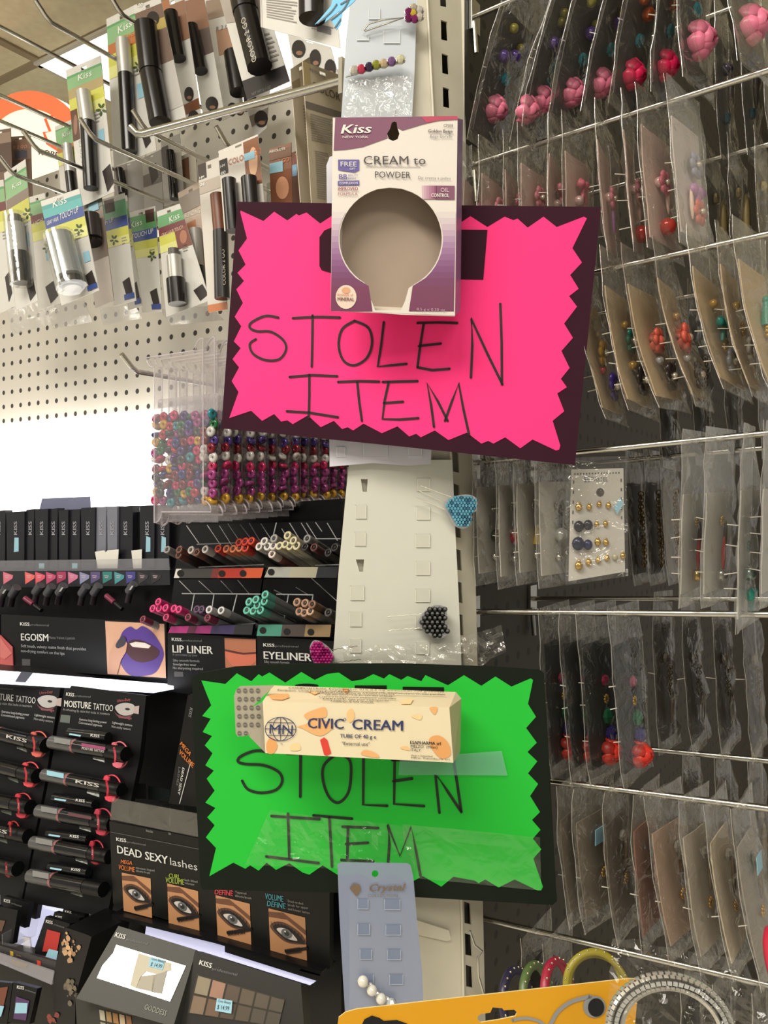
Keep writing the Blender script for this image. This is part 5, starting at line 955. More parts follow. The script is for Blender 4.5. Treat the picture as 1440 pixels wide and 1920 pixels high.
b = B(); b.text(LS, 'KISS', Z6(82, 551), Z6(120, 553), TXT, 6, True); b.text(LS, 'professional', Z6(124, 552), Z6(200, 555), GREYT, 4); b.text(LS, 'EGOISM', Z6(86, 612), Z6(197, 616), TXT, 13, True); b.text(LS, 'Matte Velvet Lipstick', Z6(200, 606), Z6(307, 609), GREYT, 5)
b.text(LS, 'Soft touch, velvety matte finish that provides', Z6(86, 640), Z6(352, 654), M(170, 170, 175, .5), 5.5); b.text(LS, 'non-drying comfort on the lips', Z6(86, 660), Z6(264, 672), M(170, 170, 175, .5), 5.5); put('lettering', b, t)
b = B(); lips(b, LS, Z6([(430, 534), (672, 545), (679, 766), (440, 750)]), (84, 58, 140), (70, 36, 44), True); put('lips_picture', b, t); b = B(); b.dec(LS, Z6([(90, 688), (124, 689), (124, 716), (90, 715)]), M(80, 80, 84, .5)); put('badge_print', b, t)
t = panel('header panel cut by the left edge with a coral lip picture', LS, [(-80, 1150), (0, 1152), (0, 1251), (-80, 1246)]); b = B(); b.dec(LS, Z6([(-60, 580), (-2, 592), (-2, 716), (-60, 710)]), M(200, 104, 104, .4)); put('lips_picture', b, t)
t = thing('coral_swatch', 'coral lip picture at the left edge beside the lipstick header panel', 'picture', LS(10, 1220)); b = B(); b.plate(LS.off(.002), Z6([(0, 590), (20, 610), (50, 640), (53, 716), (0, 712)]), .001, M(196, 96, 98, .4)); b.dec(LS.off(.002), Z6([(0, 600), (30, 640), (50, 665), (20, 690), (0, 680)]), M(214, 120, 118, .35), .0006); put('picture', b, t)
t = panel('black header panel for lip liner with a terracotta lips picture', LS, [(314, 1186), (481, 1197), (481, 1320), (314, 1296)])
b = B(); b.text(LS, 'KISS', X4(90, 952), X4(165, 956), TXT, 6, True); b.text(LS, 'professional', X4(172, 956), X4(322, 960), GREYT, 3.5); b.text(LS, 'LIP LINER', X4(97, 1042), X4(405, 1054), TXT, 14, True); b.text(LS, 'A retractable Lip Liner', X4(97, 1066), X4(290, 1074), GREYT, 4.2)
for i, s_ in enumerate(('Silky smooth formula', 'Smudge-free wear', 'No sharpening required')): b.text(LS, s_, X4(100, 1112+i*29), X4((305, 280, 330)[i], 1118+i*30), M(150, 150, 150, .5), 4.6, i > 0)
put('lettering', b, t)
b = B(); q = X4([(497, 930), (738, 942), (742, 1180), (505, 1160)]); b.dec(LS, q, M(176, 112, 84, .4), .0005); f = lambda *a: [quad(q, *p) for p in a]
b.dec(LS, f((0, .42), (.3, .40), (.6, .44), (1, .38), (1, .7), (.8, .9), (.5, 1), (.2, .9), (0, .6)), M(206, 112, 88, .4), .0008); b.dec(LS, f((0, .38), (.3, .42), (.6, .46), (1, .40), (1, .46), (.6, .52), (.3, .49), (0, .44)), M(84, 44, 38, .5), .0011); put('lips_picture', b, t)
b = B(); b.dec(LS, X4([(108, 1190), (180, 1192), (182, 1230), (110, 1230)]), M(80, 80, 84, .5)); put('badge_print', b, t)
t = panel('black header panel for eyeliner, right beside the post', LS, [(482, 1193), (628, 1202), (628, 1330), (482, 1320)])
b = B(); b.text(LS, 'KISS', X4(797, 996), X4(882, 1000), TXT, 6, True); b.text(LS, 'professional', X4(890, 1000), X4(1068, 1004), GREYT, 4); b.text(LS, 'EYELINER', X4(800, 1090), X4(1165, 1110), TXT, 14, True); b.text(LS, 'Silky smooth formula', X4(804, 1122), X4(1000, 1130), M(150, 150, 150, .5), 4.6); put('lettering', b, t)
# ---- pencil racks
SLAT = film((215, 218, 222), .5, .8, .1, .05)
def rack(label, qb, strip, segs, hl, dv, glints, hor, d=.155):
    t = thing('pencil_rack', label, 'pencil rack', L(d)(*strip[0])); pl = L(d+.03)
    b = B(); b.plate(L(.128), qb, .006, BK); put('back_board', b, t)
    b = B(); b.plate(pl, strip, .004, BK)
    for s0, s1, c in segs: b.dec(pl, sub(strip, s0, .03, s1, .97), M(*c, .4), .0005)
    for c in hl: b.dec(pl, X4(ell(c[0], c[1], 26, 26, 16, .5)), M(16, 16, 16, .4), .001)
    put('shade_strip', b, t)
    for a, c in dv: b = B(); b.stroke(L(d+.005), X4([a, c]), 2.6, SLAT, 0, False); b.stroke(L(d+.004), X4([a, c]), 2.6, SLAT, 0, False); put('divider', b, t)
    for a, c in glints: b = B(); b.tube([L(.150)(*X4(*a)), L(.158)(*X4(*c))], .0006, M(186, 186, 190, .2, .3), 6); put('divider_rod', b, t)
    for a, c in hor: b = B(); b.stroke(L(d+.02), X4([a, c]), 2.0, SLAT, 0, False); put('clear_ledge', b, t)
    return t
rack('upper left rack of lip liner pencils with a red and orange shade strip', X4([(165, 60), (895, 40), (800, 420), (110, 430)]), X4([(125, 395), (800, 388), (778, 470), (106, 470)]), [(0, .06, (214, 210, 200)), (.06, .42, (64, 62, 62)), (.42, .5, (120, 50, 44)), (.5, .78, (176, 52, 40)), (.78, 1, (204, 86, 50))], [(157, 432), (477, 434), (640, 433)], [], [((205, 65), (300, 200)), ((365, 60), (490, 245)), ((460, 65), (570, 240)), ((525, 50), (620, 190)), ((620, 55), (720, 190)), ((690, 45), (770, 180)), ((780, 50), (850, 160))], [((285, 208), (760, 190)), ((300, 385), (800, 365))])
rack('upper right rack of eyeliner pencils with a grey and cream shade strip', X4([(900, 40), (1400, 20), (1375, 420), (830, 420)]), X4([(840, 380), (1375, 380), (1362, 470), (803, 466)]), [(0, .33, (166, 168, 160)), (.33, .71, (176, 172, 150)), (.71, 1, (40, 42, 50))], [(857, 422)], [((897, 45), (862, 190))], [((1000, 45), (1095, 200)), ((1090, 45), (1160, 160)), ((1130, 45), (1210, 170)), ((1200, 40), (1250, 110)), ((940, 90), (965, 130)), ((1290, 45), (1370, 180))], [((1150, 165), (1390, 165)), ((1200, 370), (1380, 365))])
rack('lower left rack of lip liner pencils with a magenta shade strip', X4([(110, 480), (790, 475), (725, 860), (60, 860)]), X4([(85, 840), (720, 826), (708, 908), (62, 892)]), [(0, .22, (170, 48, 120)), (.22, .32, (96, 40, 70)), (.32, .5, (150, 46, 110)), (.5, .78, (60, 50, 90)), (.78, 1, (40, 40, 42))], [], [((265, 590), (238, 740)), ((415, 600), (402, 690)), ((592, 600), (545, 790))], [((150, 490), (250, 590)), ((300, 490), (420, 600)), ((470, 490), (560, 585)), ((600, 485), (690, 590))], [((170, 588), (775, 592)), ((580, 830), (730, 822))])
rack('lower right rack of eyeliner pencils with a teal and tan shade strip', X4([(800, 475), (1370, 475), (1340, 860), (745, 860)]), X4([(760, 824), (1322, 826), (1310, 925), (744, 918)]), [(0, .33, (72, 142, 122)), (.33, .65, (74, 66, 62)), (.65, 1, (150, 126, 92))], [(793, 872), (978, 882), (1163, 885)], [((990, 600), (955, 800)), ((1180, 600), (1165, 690))], [((880, 560), (960, 600)), ((1050, 540), (1140, 595)), ((1170, 470), (1370, 650))], [((900, 592), (1180, 598))])
PD = (-nL*cos(radians(24))-UP*sin(radians(24))).normalized()
def pencils(name, cname, where, z, lst, grp, d=.198, ln=.075, rr=.0046):
    lst = sorted(lst, key=lambda q: q[0]); cnt = {}; tot = {}
    for q in lst: tot[q[2]] = tot.get(q[2], 0)+1
    for x, y, cn, col, body in lst:
        k = cnt.get(cn, 0); cnt[cn] = k+1; P = L(d)(*z(x, y)); q = PD+V((random.uniform(-.04, .04), 0, random.uniform(-.03, .03)))
        lab = f'{cn} tipped {cname} in {where}' + (f', {ORD[k]} {cn} one from left' if tot[cn] > 1 else '')
        t = thing(name, lab, 'pencil', P, grp)
        b = B(); b.tube([P+q*.012, P+q*ln], rr*.96, M(*body, .3), 10); put('barrel', b, t)
        b = B(); b.tube([P, P+q*.013], rr, M(*[int(c*.75) for c in col], .3), 10); a = q.cross(UP).normalized(); b.torus(P, a, q.cross(a), rr*.8, rr*.28, M(*col, .3), 12, 6); b.ball(P+q*.001, rr*.55, M(*[int(c*.35) for c in col], .4), 8, 4); put('cap', b, t)
GB, DB = (112, 112, 112), (60, 50, 48)
RD, OR_, WH, CRM, BR, BLK = (214, 70, 56), (222, 130, 92), (226, 220, 214), (222, 214, 178), (128, 84, 70), (50, 48, 52)
pencils('lip_liner_pencil', 'lip liner pencil', 'the upper left rack', X4, [(55, 250, 'grey', (150, 146, 146), GB), (150, 250, 'brown', BR, DB), (145, 292, 'dark brown', (110, 70, 60), DB), (240, 252, 'white', WH, DB), (285, 270, 'brown', BR, DB), (350, 247, 'white', WH, (86, 80, 84)), (450, 241, 'red', RD, GB), (513, 243, 'orange', OR_, GB), (565, 243, 'orange', OR_, GB), (610, 193, 'red', RD, GB), (657, 187, 'red', RD, GB), (705, 182, 'red', RD, GB), (615, 237, 'orange', OR_, GB), (660, 237, 'red', RD, GB)], 'lip liner pencils in the upper left rack')
pencils('eyeliner_pencil', 'eyeliner pencil', 'the upper right rack', X4, [(805, 185, 'white', WH, GB), (765, 225, 'white', WH, GB), (830, 225, 'white', WH, (150, 150, 146)), (875, 220, 'white', WH, (150, 150, 146)), (880, 163, 'grey', (170, 168, 166), GB), (865, 284, 'pink-white', (234, 214, 206), (120, 70, 66)), (922, 220, 'cream', CRM, (150, 148, 140)), (968, 208, 'cream', CRM, (176, 172, 156)), (985, 140, 'cream', CRM, (176, 172, 156)), (1030, 180, 'cream', CRM, (176, 172, 156)), (1003, 222, 'cream', CRM, (176, 172, 156)), (1055, 220, 'cream', CRM, (160, 158, 148)), (1137, 165, 'grey', (150, 148, 150), BLK), (1190, 232, 'dark red', (92, 48, 46), BLK), (1120, 228, 'black', (44, 42, 46), BLK), (1300, 272, 'black', (44, 42, 46), BLK), (1350, 232, 'black', (44, 42, 46), BLK)], 'eyeliner pencils in the upper right rack')
HP = (226, 60, 128)
pencils('lip_liner_pencil', 'lip liner pencil', 'the lower left rack', Z6, [(648, 455, 'pink', HP, (120, 60, 86)), (625, 482, 'pink', HP, (120, 60, 86)), (651, 482, 'pink', HP, GB), (678, 480, 'pink', HP, GB), (712, 482, 'pink', HP, GB), (732, 486, 'pink', HP, GB), (680, 518, 'pink', (196, 60, 108), GB), (585, 527, 'maroon', (130, 50, 72), GB), (770, 518, 'maroon', (130, 50, 72), GB), (805, 485, 'purple', (90, 66, 96), GB), (825, 486, 'purple', (90, 66, 96), GB), (856, 487, 'silver', (210, 208, 210), GB), (850, 520, 'maroon', (130, 50, 72), GB), (905, 490, 'silver', (210, 208, 210), GB)], 'lip liner pencils in the lower left rack', d=.20, ln=.065)
TL_, TB = (104, 186, 166), (176, 140, 116)
pencils('eyeliner_pencil', 'eyeliner pencil', 'the lower right rack', X4, [(812, 597, 'teal', TL_, GB), (740, 635, 'teal', TL_, GB), (687, 652, 'teal', TL_, GB), (806, 648, 'teal', TL_, (90, 96, 94)), (750, 680, 'teal', TL_, GB), (670, 717, 'teal', TL_, GB), (720, 722, 'teal', TL_, GB), (776, 717, 'teal', TL_, (110, 116, 114)), (1057, 655, 'tan', TB, DB), (1120, 662, 'tan', TB, DB), (1175, 672, 'tan', (140, 104, 84), DB), (1075, 725, 'tan', TB, GB), (1115, 736, 'tan', TB, GB), (1160, 724, 'tan', (206, 170, 146), GB), (1300, 735, 'dark', (70, 66, 64), BLK)], 'eyeliner pencils in the lower right rack', d=.20, ln=.065)
# ---- lip stain panels
LT1 = L(.24, 12, L(.24)(200, 1290).z)
def stainpanel(label, px, x0, dx):
    t = panel(label, LT1, px, .006, PANEL, 'lip_stain_stand', 'lip stain stands'); f = lambda x, y: Y1(x+x0, y+dx)
    b = B(); b.text(LT1, 'KISS', f(445, 232), f(498, 238), TXT, 6.5, True); b.text(LT1, 'professional', f(505, 238), f(610, 246), GREYT, 3.6); b.text(LT1, 'MOISTURE', f(432, 305), f(612, 322), TXT, 12, True, shear=-.12); b.text(LT1, 'TATTOO', f(628, 324), f(762, 338), TXT, 11.5, shear=-.12); b.text(LT1, 'A refreshing lip stain that locks in moisture', f(424, 332), f(740, 364), M(150, 150, 150, .5), 4.6)
    for s_, p0, p1, bo in (('Extreme long-lasting power', (535, 398), (720, 420), 1), ('Concentrated pigments', (530, 420), (688, 442), 1), ('Lightweight texture', (757, 420), (892, 440), 1), ('Non-sticky texture', (752, 446), (880, 466), 0)): b.text(LT1, s_, f(*p0), f(*p1), M(170, 170, 170, .5), 4.4, bo)
    b.text(LT1, 'Ultra-Easy', f(790, 276), f(880, 264), M(180, 90, 90, .5), 5, False); b.text(LT1, 'Coverage', f(800, 382), f(888, 392), M(160, 100, 110, .5), 5, False); put('lettering', b, t)
    b = B(); b.dec(LT1, [f(*p) for p in spline([(776, 312), (800, 290), (850, 280), (905, 296), (905, 340), (890, 358), (840, 366), (800, 350)], True)], M(176, 172, 170, .4), .0005); b.dec(LT1, [f(*p) for p in ell(860, 322, 16, 8, 12, .1)], M(40, 30, 30, .4), .0008); b.dec(LT1, [f(*p) for p in [(905, 304), (940, 300), (936, 356), (900, 350)]], M(176, 160, 156, .4), .0007); b.dec(LT1, [f(*p) for p in spline([(766, 330), (790, 356), (840, 372), (890, 362), (860, 386), (800, 376)], True)], M(110, 60, 66, .4), .0004)
    b.dec(LT1, [f(*p) for p in [(412, 360), (476, 366), (470, 418), (404, 410)]], M(96, 104, 100, .5), .0005); put('picture_print', b, t); return t
stainpanel('black lip stain stand, right column, with a pale applicator picture', [(122, 1284), (274, 1304), (262, 1420), (225, 1600), (200, 1720), (44, 1690), (88, 1480)], 0, 0)
stainpanel('black lip stain stand, left column, cut by the left edge', [(-60, 1272), (114, 1284), (84, 1470), (40, 1690), (-60, 1660)], -524, -52)
rings = {'right': [(805, 632, 60, 88, (224, 112, 128)), (755, 858, 62, 90, (228, 70, 92)), (694, 1085, 62, 90, (190, 60, 80)), (650, 1290, 50, 80, (170, 40, 60))], 'left': [(260, 560, 62, 86, (226, 108, 98)), (205, 765, 62, 84, (232, 80, 88)), (155, 975, 60, 84, (206, 58, 76)), (90, 1140, 40, 60, (176, 44, 48)), (58, 1395, 30, 60, (170, 40, 56))]}
for col, rs in rings.items():
    for i, (x, y, rx, ry, c) in enumerate(rs):
        pl = LT1; t = thing('lip_ring', f'lip shaped ring holder in coral to pink, {col} column, {ORD[i]} from the top', 'ring holder', pl(*Y1(x, y)), 'lip shaped ring holders on the lip stain stands')
        b = B(); m = M(*c, .35); k = LT1.px(*Y1(x, y))
        b.plate(pl, Y1([(x-rx*1.0, y-ry*.62), (x-rx*.8, y-ry*.95), (x-rx*.55, y-ry*1.0), (x-rx*.35, y-ry*.8), (x-rx*.4, y-ry*.55), (x-rx*.7, y-ry*.4)]), .002, m, o=.011); b.plate(pl, Y1([(x-rx*.8, y+ry*.62), (x-rx*.3, y+ry*.55), (x+rx*.4, y+ry*.6), (x+rx*.2, y+ry*.95), (x-rx*.3, y+ry*1.0), (x-rx*.7, y+ry*.85)]), .002, m, o=.011); put('lip_shape', b, t)
        b = B(); pts = [pl(*Y1(x+rx*cos(radians(a)), y+ry*sin(radians(a))), .004) for a in range(-110, 100, 12)]; b.tube(pts, .0009, m, 6); put('ring', b, t)
        b = B(); b.stroke(pl, Y1([(x-rx*.6, y-ry*.5), (x-rx*.45, y), (x-rx*.5, y+ry*.5)]), 5.5, M(min(255, int(c[0]*.8)), int(c[1]*.5), int(c[2]*.6), .4), .024); b.text(pl, 'KISS', Y1(x-rx*.48, y+ry*.22), Y1(x-rx*.42, y-ry*.22), M(220, 150, 160, .5), None, True, .0245) if i > 1 else None; put('band', b, t)
GLS = M(20, 20, 22, .12); CLR = M(84, 84, 84, .22)
def stain(label, p0, p1, r, band, txt, tag=None, tab=True):
    pl = LT1; p0, p1 = Y1(*p0), Y1(*p1); lp = lambda t_: (p0[0]+(p1[0]-p0[0])*t_, p0[1]+(p1[1]-p0[1])*t_)
    t = thing('lip_stain_tube', label, 'lip stain', pl(*lp(.5)), 'lip stain tubes lying in the ring holders'); o = .004
    b = B(); b.rod(pl, lp(0), lp(.32), r*.92, CLR, o); b.rod(pl, lp(.31), lp(.34), r, M(150, 96, 100, .3), o-.0006); put('clear_end', b, t)
    b = B(); b.rod(pl, lp(.34), lp(.76), r, GLS, o-.0006); put('barrel', b, t)
    b = B(); b.rod(pl, lp(.76), lp(1), r*1.02, BK2, o-.0008); put('cap', b, t)
    kk = pl.px(*p0)*r; top = o+2*kk
    if band: b = B(); q0, q1 = lp(.40), lp(.72); b.poly([pl(q0[0], q0[1]-r*.55, top-.0002), pl(q1[0], q1[1]-r*.55, top-.0002), pl(q1[0], q1[1]-r*.1, top+.0004), pl(q0[0], q0[1]-r*.1, top+.0004)], M(*band, .3)); put('shade_band', b, t)
    b = B(); q0, q1 = lp(.40), lp(.70); b.text(pl, txt, (q0[0], q0[1]+r*.3), (q1[0], q1[1]+r*.3), M(196, 190, 184, .5), 4.6 if len(txt) > 5 else 6, True, top+.0004) if txt else None
    if txt: put('lettering', b, t)
    b = B(); q0, q1 = lp(.03), lp(.25); b.poly([pl(q0[0], q0[1]-r*.75, top-.0035), pl(q1[0], q1[1]-r*.75, top-.0035), pl(q1[0], q1[1]-r*.0, top+.0006), pl(q0[0], q0[1]-r*.0, top+.0006)], TAG if tag else M(128, 128, 128, .4)); put('price_tag' if tag else 'badge_print', b, t)
    if tab: b = B(); q0, q1 = lp(.52), lp(.70); b.prism([pl(*q0, o+.002), pl(*q1, o+.002), pl(q1[0]+1, q1[1]+22, o+.006), pl(q0[0]+5, q0[1]+20, o+.006)], -pl.n*.0008, film((150, 155, 150), .34, .6, .1, .1)); put('clear_tab', b, t)
RS = (150, 66, 108)
stain('lip stain tube with a plum band in the top ring of the right column', (350, 545), (850, 628), 13.5, RS, 'MOISTURE TATTOO')
stain('lip stain tube with a blue tag in the second ring of the right column', (300, 765), (820, 868), 12.5, None, 'KISS', True)
stain('lip stain tube with a brown band in the third ring of the right column', (262, 1010), (755, 1100), 13.5, (96, 60, 64), '')
stain('lip stain tube in the fourth ring of the right column', (225, 1222), (740, 1320), 13.5, None, '')
stain('lowest lip stain tube of the right column, above the lit bin', Y1(0, 0) and (205, 1448), (700, 1540), 14.5, None, '')
stain('lip stain tube in the top ring of the left column', (-140, 455), (310, 568), 13.5, None, 'KISS')
stain('lip stain tube in the second ring of the left column', (-190, 665), (250, 775), 13.5, None, '')
stain('lip stain tube in the third ring of the left column', (-240, 900), (205, 985), 13.5, None, '')
stain('lip stain tube in the fourth ring of the left column', (-300, 1080), (190, 1180), 13.5, None, 'KISS', True)
stain('lowest lip stain tube of the left column', (-330, 1300), (120, 1400), 14, None, '')
for n, p0, p1 in (('spare lip stain tube with a blue tag behind the third tube of the right column', (370, 918), (640, 968)), ('spare lip stain tube with a blue tag behind the fourth tube of the right column', (330, 1160), (600, 1200)), ('spare lip stain tube behind the top tube of the right column', (470, 480), (730, 512)), ('spare lip stain tube behind the lowest tube of the right column', (340, 1385), (600, 1425))):
    pl = LT1; t = thing('lip_stain_tube', n, 'lip stain', pl(*Y1(*p0)), 'spare lip stain tubes'); b = B(); b.rod(pl, Y1(*p0), Y1(*p1), 9, GLS, .001); put('barrel', b, t)
    b = B(); k = pl.px(*Y1(*p0))*18+.0012; b.poly([pl(*Y1(p0[0]+4, p0[1]-18), k-.002), pl(*Y1(p0[0]+90, p0[1]-4), k-.002), pl(*Y1(p0[0]+72, p0[1]+28), k+.0004), pl(*Y1(p0[0]-4, p0[1]+16), k+.0004)], TAG); put('price_tag', b, t)
    b = B(); b.text(pl, 'KISS', Y1(p0[0]+140, p0[1]+26), Y1(p0[0]+200, p0[1]+34), TXT, 5, True, k+.0003); put('lettering', b, t)
# ---- lash display
LM = L(.272)
t = thing('mascara_box', 'tall slim black mascara box with orange lettering, half behind the green sign', 'box', LM(350, 1400)); b = B(); b.plate(LM, Y1([(1268, 228), (1420, 228), (1360, 985), (1138, 960)]), .03, BK2); put('carton', b, t)
b = B(); OG = M(214, 120, 48, .5); b.text(LM, 'MEGA', Y1(1212, 560), Y1(1278, 640), OG, 9, True, shear=.2); b.text(LM, 'VOLUME', Y1(1205, 620), Y1(1300, 720), OG, 10, True); b.text(LM, 'DEAD SEXY', Y1(1232, 715), Y1(1200, 895), TXT, 5.5, True); b.text(LM, 'LASHES', Y1(1206, 712), Y1(1190, 835), GREYT, 5); b.stroke(LM, Y1([(1284, 690), (1212, 960)]), 1.6, TXT, .0006, False); b.text(LM, 'KISS', Y1(1284, 310), Y1(1272, 370), GREYT, None, True); put('lettering', b, t)
t = thing('mascara_tray', 'clear empty mascara tray on top of the lash panel', 'tray', L(.26)(290, 1530))
TY = film((62, 68, 64), .10, .3, .12, .15)
b = B(); z2 = L(.288)(215, 1536).z; HT = HZ(z2); b.plate(L(.290), [(210, 1496), (372, 1526), (372, 1570), (206, 1536)], .001, TY); b.prism([L(.288)(206, 1536), L(.288)(372, 1570), L(.288)(372, 1570)-nL*.07, L(.288)(206, 1536)-nL*.07], -UP*.001, TY); put('tray', b, t)
for x in (262, 318): b = B(); P = L(.288)(x, 1550); b.prism([P, P-nL*.06, P-nL*.06+UP*.02, P+UP*.02], eL*.001, TY); put('divider', b, t)
b = B(); P = Y1([(880, 822), (980, 825), (985, 930), (860, 925)]); b.plate(L(.225), P, .001, M(46, 48, 46, .3)); b.plate(L(.225), Y1([(1000, 840), (1145, 870), (1145, 950), (1000, 930)]), .001, M(30, 36, 34, .3)); put('back_card', b, t)
LX = L(.291)
t = panel('black lash panel with four eye pictures below the green sign', LX, [(205, 1540), (372, 1572), (618, 1640), (618, 1818), (212, 1694)], .006, M(12, 13, 12, .4, 0., .3))
b = B(); b.stroke(LX, [(208, 1560), (372, 1592), (612, 1656)], 1.0, M(90, 92, 88, .4), .0005, False); b.text(LX, 'KISS', Y2(476, 36), Y2(516, 42), TXT, 6.5, True); b.text(LX, 'professional', Y2(522, 44), Y2(596, 56), GREYT, 3.8); b.text(LX, 'DEAD SEXY', Y2(480, 86), Y2(686, 132), TXT, 14.5, True); b.text(LX, 'lashes', Y2(697, 134), Y2(808, 158), M(200, 200, 196, .5), 13.5); put('lettering', b, t)
for s_, p0, p1, c, h in (('MEGA', (494, 128), (540, 134), (206, 110, 52), 7), ('VOLUME', (484, 152), (550, 164), (206, 110, 52), 9), ('CURL', (690, 186), (735, 192), (150, 170, 60), 8), ('VOLUME', (676, 206), (752, 216), (150, 170, 60), 10), ('VOLUME', (880, 240), (950, 240), (200, 66, 76), 7), ('DEFINE', (878, 254), (952, 262), (200, 66, 76), 9), ('VOLUME', (1084, 274), (1158, 286), (72, 150, 164), 11), ('DEFINE', (1092, 302), (1166, 314), (72, 150, 164), 10)): b = B(); b.text(LX, s_, Y2(*p0), Y2(*p1), M(*c, .5), h, True, shear=.25); put('lettering', b, t)
for s_, p0, p1 in (('mousses shaped', (556, 150), (632, 162)), ('silicone brush', (556, 162), (614, 172)), ('lash lifted', (756, 200), (808, 208)), ('volumizer', (756, 212), (796, 220)), ('Tapered', (962, 250), (1008, 256)), ('silicone brush', (962, 264), (1028, 276)), ('Dual-ended', (1178, 286), (1240, 298)), ('brush for upper', (1178, 302), (1262, 316)), ('and lower lashes', (1178, 318), (1268, 336)), ('lash type', (1020, 208), (1082, 218)), ('Blackest Black', (598, -2), (626, 4)), ('Black', (690, 10), (700, 12))): b = B(); b.text(LX, s_, Y2(*p0), Y2(*p1), M(150, 150, 146, .5), 4.2); put('lettering', b, t)
def eye(q, wand):
    b = B(); f = lambda *a: [quad(q, *p) for p in a]; e = lambda cx, cy, rx, ry, n=20: [quad(q, cx+rx*cos(2*pi*i/n), cy+ry*sin(2*pi*i/n)) for i in range(n)]
    b.dec(LX, q, M(190, 138, 96, .45), .0004); b.dec(LX, f((0, .08), (.4, .02), (1, .3), (1, .42), (.5, .16), (0, .2)), M(110, 70, 50, .5), .0006); b.dec(LX, spline(f((.02, .42), (.2, .27), (.5, .26), (.85, .4), (1, .6), (.85, .66), (.5, .70), (.25, .62)), True), M(92, 62, 48, .5), .0007)
    b.dec(LX, spline(f((.1, .42), (.25, .32), (.5, .32), (.8, .46), (.95, .62), (.75, .64), (.5, .66), (.3, .58)), True), M(32, 26, 26, .5), .0009); b.dec(LX, spline(f((.2, .45), (.36, .38), (.55, .41), (.76, .58), (.6, .61), (.42, .58)), True), M(206, 200, 196, .3), .0012)
    b.dec(LX, e(.47, .49, .15, .11), M(96, 98, 100, .3), .0014); b.dec(LX, e(.47, .49, .07, .055), M(16, 16, 18, .2), .0016); b.dec(LX, e(.43, .45, .025, .02, 8), M(235, 235, 235, .3), .0018)
    for k in range(11):
        a = .08+k*.085; y = .36-.10*sin(k/10*pi)+.2*k/10; b.dec(LX, f((a, y+.02), (a+.02, y+.02), (a-.05+.012*k, y-.10)), M(24, 20, 20, .5), .0011)
    (x0, y0), (x1, y1) = wand; b.stroke(LX, f((x0, y0), (x1, y1)), 5.5, M(24, 20, 20, .5), .0013, False); n = 12
    for k in range(n):
        tt = k/n*.75; x = x0+(x1-x0)*tt; y = y0+(y1-y0)*tt; b.dec(LX, f((x-.03, y-.05), (x+.0, y-.05), (x+.045, y+.07), (x+.02, y+.07)), M(24, 20, 20, .5), .0014)
    return b
for q, wd_ in (([(498, 166), (616, 190), (622, 352), (506, 322)], ((.4, .86), (1, .66))), ([(684, 210), (810, 242), (816, 406), (690, 374)], ((.3, .84), (1, .62))), ([(882, 258), (1022, 294), (1028, 464), (890, 424)], ((.3, .86), (1, .62))), ([(1098, 312), (1248, 350), (1256, 526), (1106, 486)], ((.42, .92), (1, .72)))): put('eye_picture', eye(Y2(q), wd_), t)
t = thing('cabinet_lip', 'lit white strip under the lash panel behind the palettes', 'light strip', L(.29)(400, 1780))
b = B(); b.plate(L(.285), X2([(386, 104), (795, 218), (795, 255), (1290, 412), (1270, 424), (1000, 345), (700, 260), (380, 150)]), .004, E(206, 206, 236, .95)); put('diffuser', b, t)
b = B(); b.plate(L(.300), X2([(200, 38), (760, 180), (1335, 350), (1330, 368), (760, 198), (200, 60)]), .02, BK2); put('ledge', b, t)
b = B(); b.plate(L(.270), [(560, 1820), (600, 1830), (640, 1690), (640, 2100), (545, 2100)], .01, BK2); put('side_panel', b, t)
# ---- palettes
def tilted(d, u, v, tilt): return L(d, tilt, L(d)(u, v).z)
LP1 = tilted(.315, 300, 1740, 40); LP2 = tilted(.315, 450, 1790, 30)
PB1 = M(52, 52, 46, .4); PB2 = M(34, 33, 30, .35)
t = thing('eyeshadow_palette', 'open eyeshadow palette display with a bright mirror window and a small price sticker', 'palette', LP1(250, 1830))
q = [(222, 1736), (368, 1781), (325, 1925), (143, 1872)]
b = B(); b.plate(LP1, q, .012, PB1); put('lid', b, t)
b = B(); mw = X2([(225, 206), (600, 320), (515, 512), (120, 385), (150, 318), (208, 250)]); b.dec(LP1, mw, M(244, 242, 234, .04, 1.0, var=.01), .0006); put('mirror', b, t)
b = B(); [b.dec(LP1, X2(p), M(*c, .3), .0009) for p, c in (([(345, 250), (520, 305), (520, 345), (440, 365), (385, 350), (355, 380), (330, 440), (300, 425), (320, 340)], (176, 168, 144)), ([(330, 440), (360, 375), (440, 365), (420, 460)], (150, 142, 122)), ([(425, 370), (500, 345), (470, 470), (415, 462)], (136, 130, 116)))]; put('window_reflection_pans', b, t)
b = B(); b.dec(LP1, X2([(408, 270), (490, 290), (474, 342), (398, 322)]), TAG, .0013); b.text(LP1, 'Coco Beauty', X2(414, 286), X2(484, 304), BKT, None, False, .0016); b.text(LP1, '$ 14.99', X2(408, 318), X2(468, 333), BKT, 6.5, False, .0016); put('price_tag', b, t)
b = B(); b.text(LP1, 'KISS', X2(214, 162), X2(268, 176), TXT, 8, True); b.text(LP1, 'professional', X2(276, 182), X2(392, 208), GREYT, 4.5); b.text(LP1, 'GODDESS', X2(374, 552), X2(492, 590), M(150, 150, 140, .5), 9); put('lettering', b, t)
LP1b = tilted(.350, 200, 1880, 15); b = B(); b.plate(LP1b, [(141, 1864), (325, 1926), (330, 2060), (150, 2040)], .01, PB1); put('base', b, t)
b = B()
